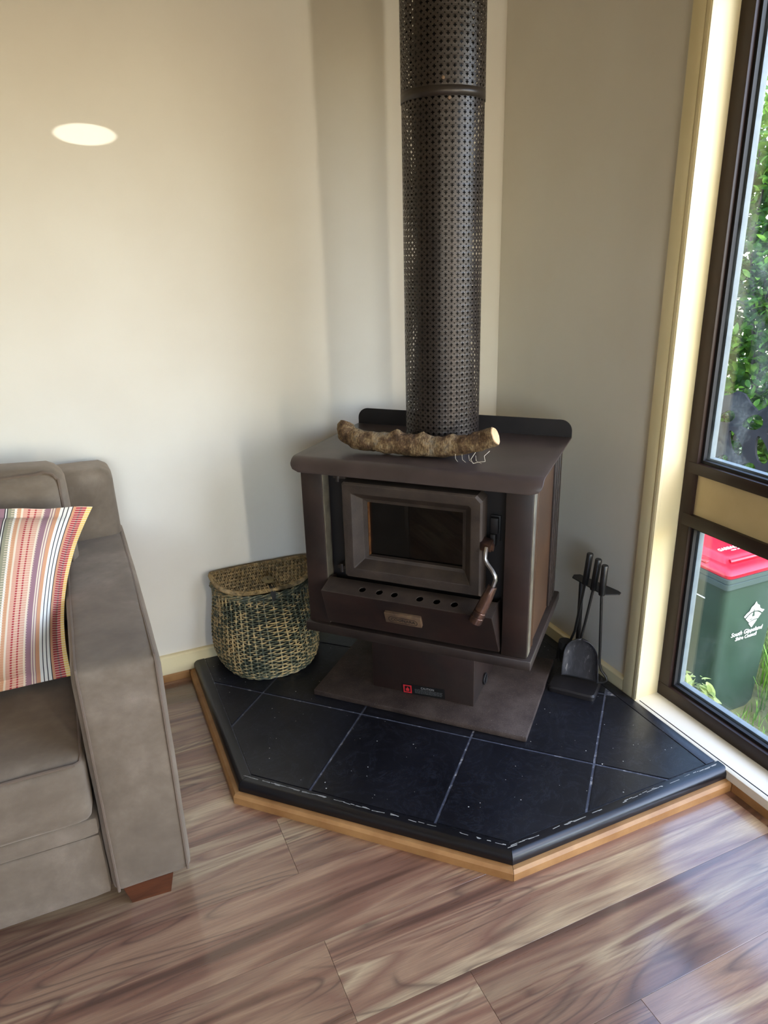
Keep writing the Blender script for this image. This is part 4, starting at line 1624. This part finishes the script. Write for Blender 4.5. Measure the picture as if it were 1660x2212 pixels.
def cushion_pt(u, v, side):
    # u: left->right, v: bottom->top; the edges draw in between the corners
    uu, vv = u * 2 - 1, v * 2 - 1
    p = (BLc * (1 - u) + BRc * u) * (1 - v) + (TLc * (1 - u) + TRc * u) * v
    e = 0.066
    p += (TRc - TLc).normalized() * (-uu * abs(uu) * e * (1 - vv * vv) * 0.6)
    p += (TLc - BLc).normalized() * (-vv * abs(vv) * e * (1 - uu * uu) * 0.06)
    fl_ = 0.885
    a_, b_ = min(1.0, abs(uu) / fl_), min(1.0, abs(vv) / fl_)
    th = (max(0.0, 1 - a_ ** 2.4) * max(0.0, 1 - b_ ** 2.4)) ** 0.55 * 0.074
    wr = mnoise.noise(Vector((u * 4, v * 7, 3 + side))) * 0.006 + mnoise.noise(Vector((u * 13, v * 6, side))) * 0.003
    edge = max(abs(uu), abs(vv))
    wav = mnoise.noise(Vector((u * 6, v * 6, 0))) * 0.014 * max(0, edge - 0.6) / 0.4
    return p + nC * (side * (th + 0.0022) + wav) + nC * (wr * (0.3 + th / 0.074) if side > 0 else 0)


m = MB()
NC = 56
uvl = m.bm.loops.layers.uv.new('UVMap')
for side in (1, -1):
    vs = [[m.bm.verts.new(cushion_pt(i / NC, k / NC, side) - cb) for k in range(NC + 1)] for i in range(NC + 1)]
    for i in range(NC):
        for k in range(NC):
            q4 = [(i, k), (i + 1, k), (i + 1, k + 1), (i, k + 1)]
            f = m.bm.faces.new([vs[a][b] for a, b in q4])
            for lp, (a, b) in zip(f.loops, q4):
                lp[uvl].uv = (a / NC, b / NC)
    if side == 1:
        front = vs
for rim_ in (lambda t: (t, 0), lambda t: (NC, t), lambda t: (NC - t, NC), lambda t: (0, NC - t)):
    for t in range(NC):
        a, b = rim_(t), rim_(t + 1)
        f = m.bm.faces.new((front[a[0]][a[1]], vs[a[0]][a[1]], vs[b[0]][b[1]], front[b[0]][b[1]]))
        for lp, (i_, k_) in zip(f.loops, (a, a, b, b)):
            lp[uvl].uv = (i_ / NC, k_ / NC)
m.obj('cover', M['stripes'], cush, angle=60)

# ------------------------------------------------------------------ outdoors: wheelie bin
G = -0.75
wb = thing('wheelie_bin', 'dark green wheelie bin with red lid seen outside the window', 'bin', (1.25, -0.13, G))
WB = wb.location.copy()


def bpart(name, mb, mat, parent=None, **kw):
    for v in mb.bm.verts:
        if v.co.z > -0.05:
            v.co.z += 0.020
        v.co -= WB
    return mb.obj(name, mat, parent if parent is not None else wb, **kw)


def rrect(x0, x1, y0, y1, z, r_, n=4):
    return rounded_quad([Vector((x0, y0, 0)), Vector((x1, y0, 0)), Vector((x1, y1, 0)), Vector((x0, y1, 0))], r_, z, n)


body = MB()
body.loft([rrect(1.066, 1.368, -0.350, 0.02, G + 0.001, 0.05), rrect(1.054, 1.380, -0.362, 0.03, G + 0.04, 0.045), rrect(1.030, 1.400, -0.377, 0.09, 0.0 - 0.02, 0.035), rrect(1.030, 1.405, -0.377, 0.095, 0.018, 0.03)])
bpart('body', body, M['bin_green'])
rim_b = MB()
rim_b.loft([rrect(1.026, 1.425, -0.385, 0.105, -0.036, 0.02), rrect(1.016, 1.436, -0.395, 0.115, -0.030, 0.02), rrect(1.016, 1.436, -0.395, 0.115, -0.004, 0.02), rrect(1.022, 1.430, -0.388, 0.11, 0.0, 0.02),
            rrect(1.016, 1.436, -0.395, 0.115, 0.002, 0.02), rrect(1.016, 1.436, -0.395, 0.115, 0.022, 0.02)])
bpart('rim', rim_b, M['bin_grey'])
lid_b = MB()
lid_b.loft([rrect(1.022, 1.432, -0.390, 0.115, 0.024, 0.03), rrect(1.020, 1.434, -0.392, 0.117, 0.040, 0.03), rrect(1.030, 1.424, -0.380, 0.110, 0.052, 0.03), rrect(1.065, 1.390, -0.335, 0.090, 0.066, 0.03),
            rrect(1.072, 1.383, -0.325, 0.085, 0.064, 0.03), rrect(1.085, 1.370, -0.300, 0.075, 0.086, 0.03), rrect(1.11, 1.345, -0.27, 0.055, 0.094, 0.03)])
lid_obj = bpart('lid', lid_b, M['bin_red'], label='red hinged lid', angle=50)
ridge = MB().tube([(1.10, -0.318, 0.074), (1.12, -0.322, 0.076), (1.34, -0.322, 0.076), (1.36, -0.318, 0.074)], 0.010, 8)
bpart('lid_ridge', ridge, M['bin_red'], lid_obj)
for y in (-0.22, -0.05):
    bpart('lid_rib', MB().box(1.026, 1.075, y - 0.03, y + 0.03, 0.046, 0.064, 0.008), M['bin_red'], lid_obj)
bpart('handle_bar', MB().tube([(1.02, 0.165, 0.030), (1.43, 0.165, 0.030)], 0.013, 10), M['bin_grey'])
for x in (1.04, 1.39):
    bpart('handle_bracket', MB().box(x, x + 0.02, 0.10, 0.17, 0.015, 0.035), M['bin_grey'])
for x in (1.03, 1.39):
    wl_ = MB()
    wl_.loft([[(x + dx, 0.06 + r_ * cos(2 * pi * k / 24), G + 0.10 + r_ * sin(2 * pi * k / 24)) for k in range(24)] for dx, r_ in ((0.0, 0.085), (0.004, 0.099), (0.036, 0.099), (0.04, 0.085))])
    bpart('wheel', wl_, M['wheel'])
# council mark and lettering on the front face (faces -y)
fy = -0.3835


def front_y(z):
    return -0.3795 - 0.002 + (0.0 if z > 0 else (-z) * 0.021)


def print_poly(polys, mat, name):
    q_ = MB()
    for pl_ in polys:
        q_.bm.faces.new([q_.bm.verts.new((x, front_y(z), z)) for x, z in pl_])
    return bpart(name, q_, mat, smooth=False)


# emblem: diamond with a peaked upper outline, split by two arcs and a small spire
lx, lz = 1.243, -0.190


def E(x, z):
    return (lx + x * 0.070, lz + z * 0.072)


def arc(zc, h, x0, x1, n=10):
    return [(x0 + (x1 - x0) * k / n, zc + h * (1 - ((x0 + (x1 - x0) * k / n) / 1.0) ** 2)) for k in range(n + 1)]


upper = [E(-0.92, 0.02), E(-0.70, 0.22), E(-0.45, 0.36), E(-0.32, 0.62), E(-0.12, 0.74), E(0.04, 0.98), E(0.18, 0.76), E(0.42, 0.62), E(0.52, 0.38), E(0.72, 0.26), E(0.98, 0.16), E(0.80, 0.0)]
lower_edge = [E(x, z) for x, z in [(0.62, 0.13), (0.35, 0.24), (0.05, 0.28), (-0.25, 0.25), (-0.50, 0.13), (-0.78, -0.10)]]
print_poly([upper + lower_edge], M['white_print'], 'emblem')
midp = [E(-0.70, -0.20), E(-0.45, 0.04), E(-0.2, 0.16), E(0.05, 0.20), E(0.32, 0.15), E(0.56, 0.03), E(0.72, -0.08), E(0.48, -0.38), E(0.2, -0.36), E(-0.1, -0.40), E(-0.34, -0.52)]
print_poly([midp], M['white_print'], 'emblem')
low = [E(-0.36, -0.60), E(-0.1, -0.48), E(0.2, -0.44), E(0.42, -0.46), E(0.0, -0.98)]
print_poly([low], M['white_print'], 'emblem')
q_ = MB()
q_.bm.faces.new([q_.bm.verts.new((p[0], front_y(p[1]) - 0.0008, p[1])) for p in (E(-0.05, 0.55), E(0.0, 0.3), E(0.10, -0.12), E(-0.16, -0.12))])
bpart('emblem_spire', q_, M['bin_green'], smooth=False)
q_ = MB()
q_.bm.faces.new([q_.bm.verts.new((p[0], front_y(p[1]) - 0.0008, p[1])) for p in (E(-0.42, -0.30), E(-0.05, -0.26), E(0.1, -0.16), E(0.02, -0.28), E(-0.2, -0.36))])
bpart('emblem_wave', q_, M['bin_green'], smooth=False)
for txt, x, z, sz in (('South Gippsland', 1.215, -0.275, 0.0315), ('Shire Council', 1.215, -0.304, 0.026)):
    text_obj('council_lettering', txt, sz, M['white_print'], wb, basis((1, 0, 0), (0, 0.02, 1), (0, -1, 0.02), Vector((x, front_y(z) - 0.0005, z)) - WB), 0.0003, 0.18, bold=0.0002)
text_obj('lid_lettering', 'GARBAGE ONLY', 0.030, M['white_print'], lid_obj, basis((1, 0, 0), (0, 1, 0.1), (0, -0.1, 1), Vector((1.225, -0.235, 0.1155)) - WB), 0.0005, bold=0.0002)
bars = MB()
for k, (xa, xb) in enumerate(((1.17, 1.20), (1.21, 1.30), (1.24, 1.31))):
    bars.box(xa, xb, -0.262 - 0.008 * (k // 2), -0.258 - 0.008 * (k // 2), 0.0945, 0.0962)
bpart('lid_fine_print', bars, M['white_print'], lid_obj, smooth=False, kind='stuff')
bpart('side_print', MB().box(1.0270, 1.0278, -0.27, -0.22, -0.104, -0.098), M['white_print'], smooth=False)

# ------------------------------------------------------------------ lattice screen
scr = thing('garden_screen', 'dark lattice garden screen with leaf shaped cut-outs behind the wheelie bin', 'screen', (1.85, 0.45, G))
m = MB()
Wd, Hh = 1.3, 1.46


def outline_top(x):
    return 1.46 + 0.06 * sin(x * 9) + 0.05 * sin(x * 23 + 1)


ol = [(0, 0.35), (Wd, 0.35)] + [(Wd - Wd * k / 26, outline_top(Wd - Wd * k / 26)) for k in range(27)]
holes = []
random.seed(3)
gy = 0.42
row = 0
while gy < 1.30:
    gx = 0.05 + (0.09 if row % 2 else 0.0)
    while gx < Wd - 0.16:
        L_, w2, an = random.uniform(0.066, 0.092), random.uniform(0.030, 0.044), R(random.uniform(20, 70) if (row % 2) else random.uniform(-60, -10))
        cx_, cy_ = gx + 0.075, gy + 0.065
        hh = []
        for k in range(14):
            t = 2 * pi * k / 14
            lx_, ly_ = L_ * cos(t), w2 * sin(t) * (1 - 0.35 * cos(t))
            hh.append((cx_ + lx_ * cos(an) - ly_ * sin(an), cy_ + lx_ * sin(an) + ly_ * cos(an)))
        holes.append(hh)
        gx += 0.175
    gy += 0.135
    row += 1
m.poly_holes(ol, holes, lambda a, b: Vector((0, a - 0.65, b)))
m.obj('lattice_panel', M['screen'], scr, smooth=False, mods=[('SOLIDIFY', dict(thickness=0.016, offset=0)), ('BEVEL', dict(width=0.004, segments=2))])
for y in (-0.55, 0.55):
    MB().box(-0.03, 0.03, y - 0.02, y + 0.02, -0.02, 0.5, 0.003).obj('post', M['screen'], scr)

# ------------------------------------------------------------------ plants
def leaf_mesh(name, L_, W_, mat, bend=0.25):
    vs, fs = [], []
    n = 5
    for i in range(n + 1):
        t = i / n
        w2 = W_ * 0.5 * (sin(pi * min(1, t * 0.94 + 0.05)) ** 0.8) if 0 < i < n else (0.003 if i == 0 else 0.0015)
        z = -bend * L_ * t * t
        vs += [(-w2, t * L_, z + 0.15 * w2), (0, t * L_, z - 0.1 * w2), (w2, t * L_, z + 0.15 * w2)]
    for i in range(n):
        a = i * 3
        fs += [(a, a + 1, a + 4, a + 3), (a + 1, a + 2, a + 5, a + 4)]
    me = bpy.data.meshes.new(name)
    me.from_pydata(vs, [], fs)
    me.materials.append(mat)
    me.shade_smooth()
    return me


def leaf_cloud(name, parent, mat, placements, template):
    tv = [v.co.copy() for v in template.vertices]
    tf = [tuple(p.vertices) for p in template.polygons]
    verts, faces = [], []
    for mt_ in placements:
        b0 = len(verts)
        verts += [tuple(mt_ @ v) for v in tv]
        faces += [tuple(i + b0 for i in f) for f in tf]
    me = bpy.data.meshes.new(name)
    me.from_pydata(verts, [], faces)
    me.materials.append(mat)
    me.shade_smooth()
    o = bpy.data.objects.new(name, me)
    COL.objects.link(o)
    o.parent = parent
    o['kind'] = 'stuff'
    return o


def rand_leaf(p, s, out, rng):
    """leaf matrix at p, pointing roughly along out"""
    d = (Vector(out) + Vector((rng.gauss(0, .55), rng.gauss(0, .55), rng.gauss(0, .45)))).normalized()
    up = Vector((rng.gauss(0, .5), rng.gauss(0, .5), 1)).normalized()
    x = d.cross(up)
    if x.length < 1e-3:
        x = Vector((1, 0, 0))
    x.normalize()
    z = x.cross(d)
    return basis(x * s, d * s, z * s, p)


hedge = thing('hedge', 'tall sunlit green leafy hedge beyond the wheelie bin', 'hedge', (2.6, 0.9, G))
HB_ = hedge.location.copy()
rng = random.Random(21)
lm_ = leaf_mesh('leaf', 0.062, 0.030, M['leaf'])
cam_loc = Vector((-1.58326, -2.47163, 1.5))


def project(p):
    d = p - cam_loc
    z = d.dot(CF)
    if z < 0.1:
        return None
    return 830 + 1546.4 * d.dot(CR) / z, 1106 - 1546.4 * d.dot(CU) / z, z


def hedge_front(y, z):
    return 2.12 + 0.22 * mnoise.noise(Vector((y * 1.6, z * 1.6, 4))) + 0.12 * mnoise.noise(Vector((y * 4, z * 4, 1))) + 0.10 * max(0, z - 1.6)


def hedge_top(y):
    return 2.70 if y > 0.1 else 2.70 + (y - 0.1) * 3.2


singles, rest = [], []
for k in range(9000):
    y = rng.uniform(-0.9, 2.3) if k % 3 == 0 else rng.uniform(-0.2, 1.6)
    z = G + 0.15 + (rng.random() ** 0.9) * 3.35
    if z > hedge_top(y) - 0.55 and rng.random() < (z - hedge_top(y) + 0.55) / 0.55:
        continue
    depth = abs(rng.gauss(0, 0.22))
    x = hedge_front(y, z) + depth
    p = Vector((x, y, z))
    s_ = rng.uniform(0.7, 1.25)
    mt_ = rand_leaf(p - HB_, s_, (-0.7, -0.45, 0.35), rng)
    pr = project(p)
    vis = pr is not None and 1490 < pr[0] < 1655 and 20 < pr[1] < 985
    (singles if vis and depth < 0.10 and len(singles) < 260 else rest).append(mt_)
for k in range(11000):     # inner and rear leaves that close the hedge
    y, z = (rng.uniform(-0.9, 2.6) if k % 2 else rng.uniform(-0.1, 2.0)), rng.uniform(G, 2.25)
    if z > hedge_top(y) - 0.4:
        continue
    x = hedge_front(y, z) + rng.uniform(0.25, 1.1)
    rest.append(rand_leaf(Vector((x, y, z)) - HB_, rng.uniform(1.4, 2.4), (-0.6, -0.4, 0.3), rng))
for mt_ in singles:
    o = bpy.data.objects.new('leaf', lm_)
    COL.objects.link(o)
    o.parent = hedge
    o.matrix_local = mt_
leaf_cloud('foliage', hedge, M['leaf'], rest, lm_)
for k in range(26):
    y = -0.1 + 2.5 * k / 25 + rng.uniform(-.1, .1)
    x = 2.55 + rng.uniform(-.15, .3)
    p = Vector((x, y, G))
    pts = [p - HB_]
    for q_ in range(7):
        p = p + Vector((rng.uniform(-.09, .06), rng.uniform(-.10, .10), 0.45))
        pts.append(p - HB_)
    MB().tube(pts, [0.020 - 0.0023 * i for i in range(8)], 5).obj('stem', M['branch'], hedge)

# small plant by the window
plant = thing('young_shrub', 'small pale leaved shrub just outside the lower window pane', 'shrub', (0.33, -0.86, G))
PB = plant.location.copy()
pl_me = leaf_mesh('leaf', 0.048, 0.022, M['leaf_pale'], 0.4)
rng = random.Random(4)
MB().tube([(0, 0, 0), (0.01, 0.0, 0.35), (0.0, -0.012, 0.70)], 0.005, 6).obj('stem', M['branch'], plant)
for k in range(85):
    a, el = rng.uniform(0, 2 * pi), rng.uniform(-0.5, 1.1)
    r_ = 0.052 * rng.uniform(0.35, 1.0)
    p = Vector((r_ * cos(a) * cos(el), r_ * sin(a) * cos(el) * 1.2 - 0.012, 0.705 + r_ * sin(el) * 1.3))
    o = bpy.data.objects.new('leaf', pl_me)
    COL.objects.link(o)
    o.parent = plant
    o.matrix_local = rand_leaf(p, rng.uniform(0.7, 1.05), (cos(a), sin(a), -0.25), rng)

# grass
gr_ = bpy.data.meshes.new('grass')
rng = random.Random(9)
verts, faces = [], []
for k in range(9000):
    x, y = rng.uniform(0.2, 2.2), rng.uniform(-2.6, 0.6)
    if 1.0 < x < 1.42 and -0.40 < y < 0.15:
        continue
    if mnoise.noise(Vector((x * 2.2, y * 2.2, 0))) < -0.22:
        continue
    h = rng.uniform(0.10, 0.34) * (1.2 if x > 1.35 else (0.34 if y > -0.75 else 0.8))
    a = rng.uniform(0, 2 * pi)
    ln_ = rng.uniform(0.1, 0.6) * h
    w2 = rng.uniform(0.0018, 0.0038)
    sx, sy = -sin(a) * w2, cos(a) * w2
    b0 = len(verts)
    for t in (0, 0.4, 0.75):
        cx_, cy_, cz_ = x + cos(a) * ln_ * t * t, y + sin(a) * ln_ * t * t, G + h * t
        k2 = 1 - 0.5 * t
        verts += [(cx_ - sx * k2, cy_ - sy * k2, cz_), (cx_ + sx * k2, cy_ + sy * k2, cz_)]
    verts.append((x + cos(a) * ln_, y + sin(a) * ln_, G + h * 0.96))
    faces += [(b0, b0 + 1, b0 + 3, b0 + 2), (b0 + 2, b0 + 3, b0 + 5, b0 + 4), (b0 + 4, b0 + 5, b0 + 6)]
gr_.from_pydata(verts, [], faces)
gr_.materials.append(M['grass'])
go = bpy.data.objects.new('grass', gr_)
COL.objects.link(go)
go['kind'] = 'stuff'
go['label'] = 'long green grass growing outside around the wheelie bin'
go['category'] = 'grass'
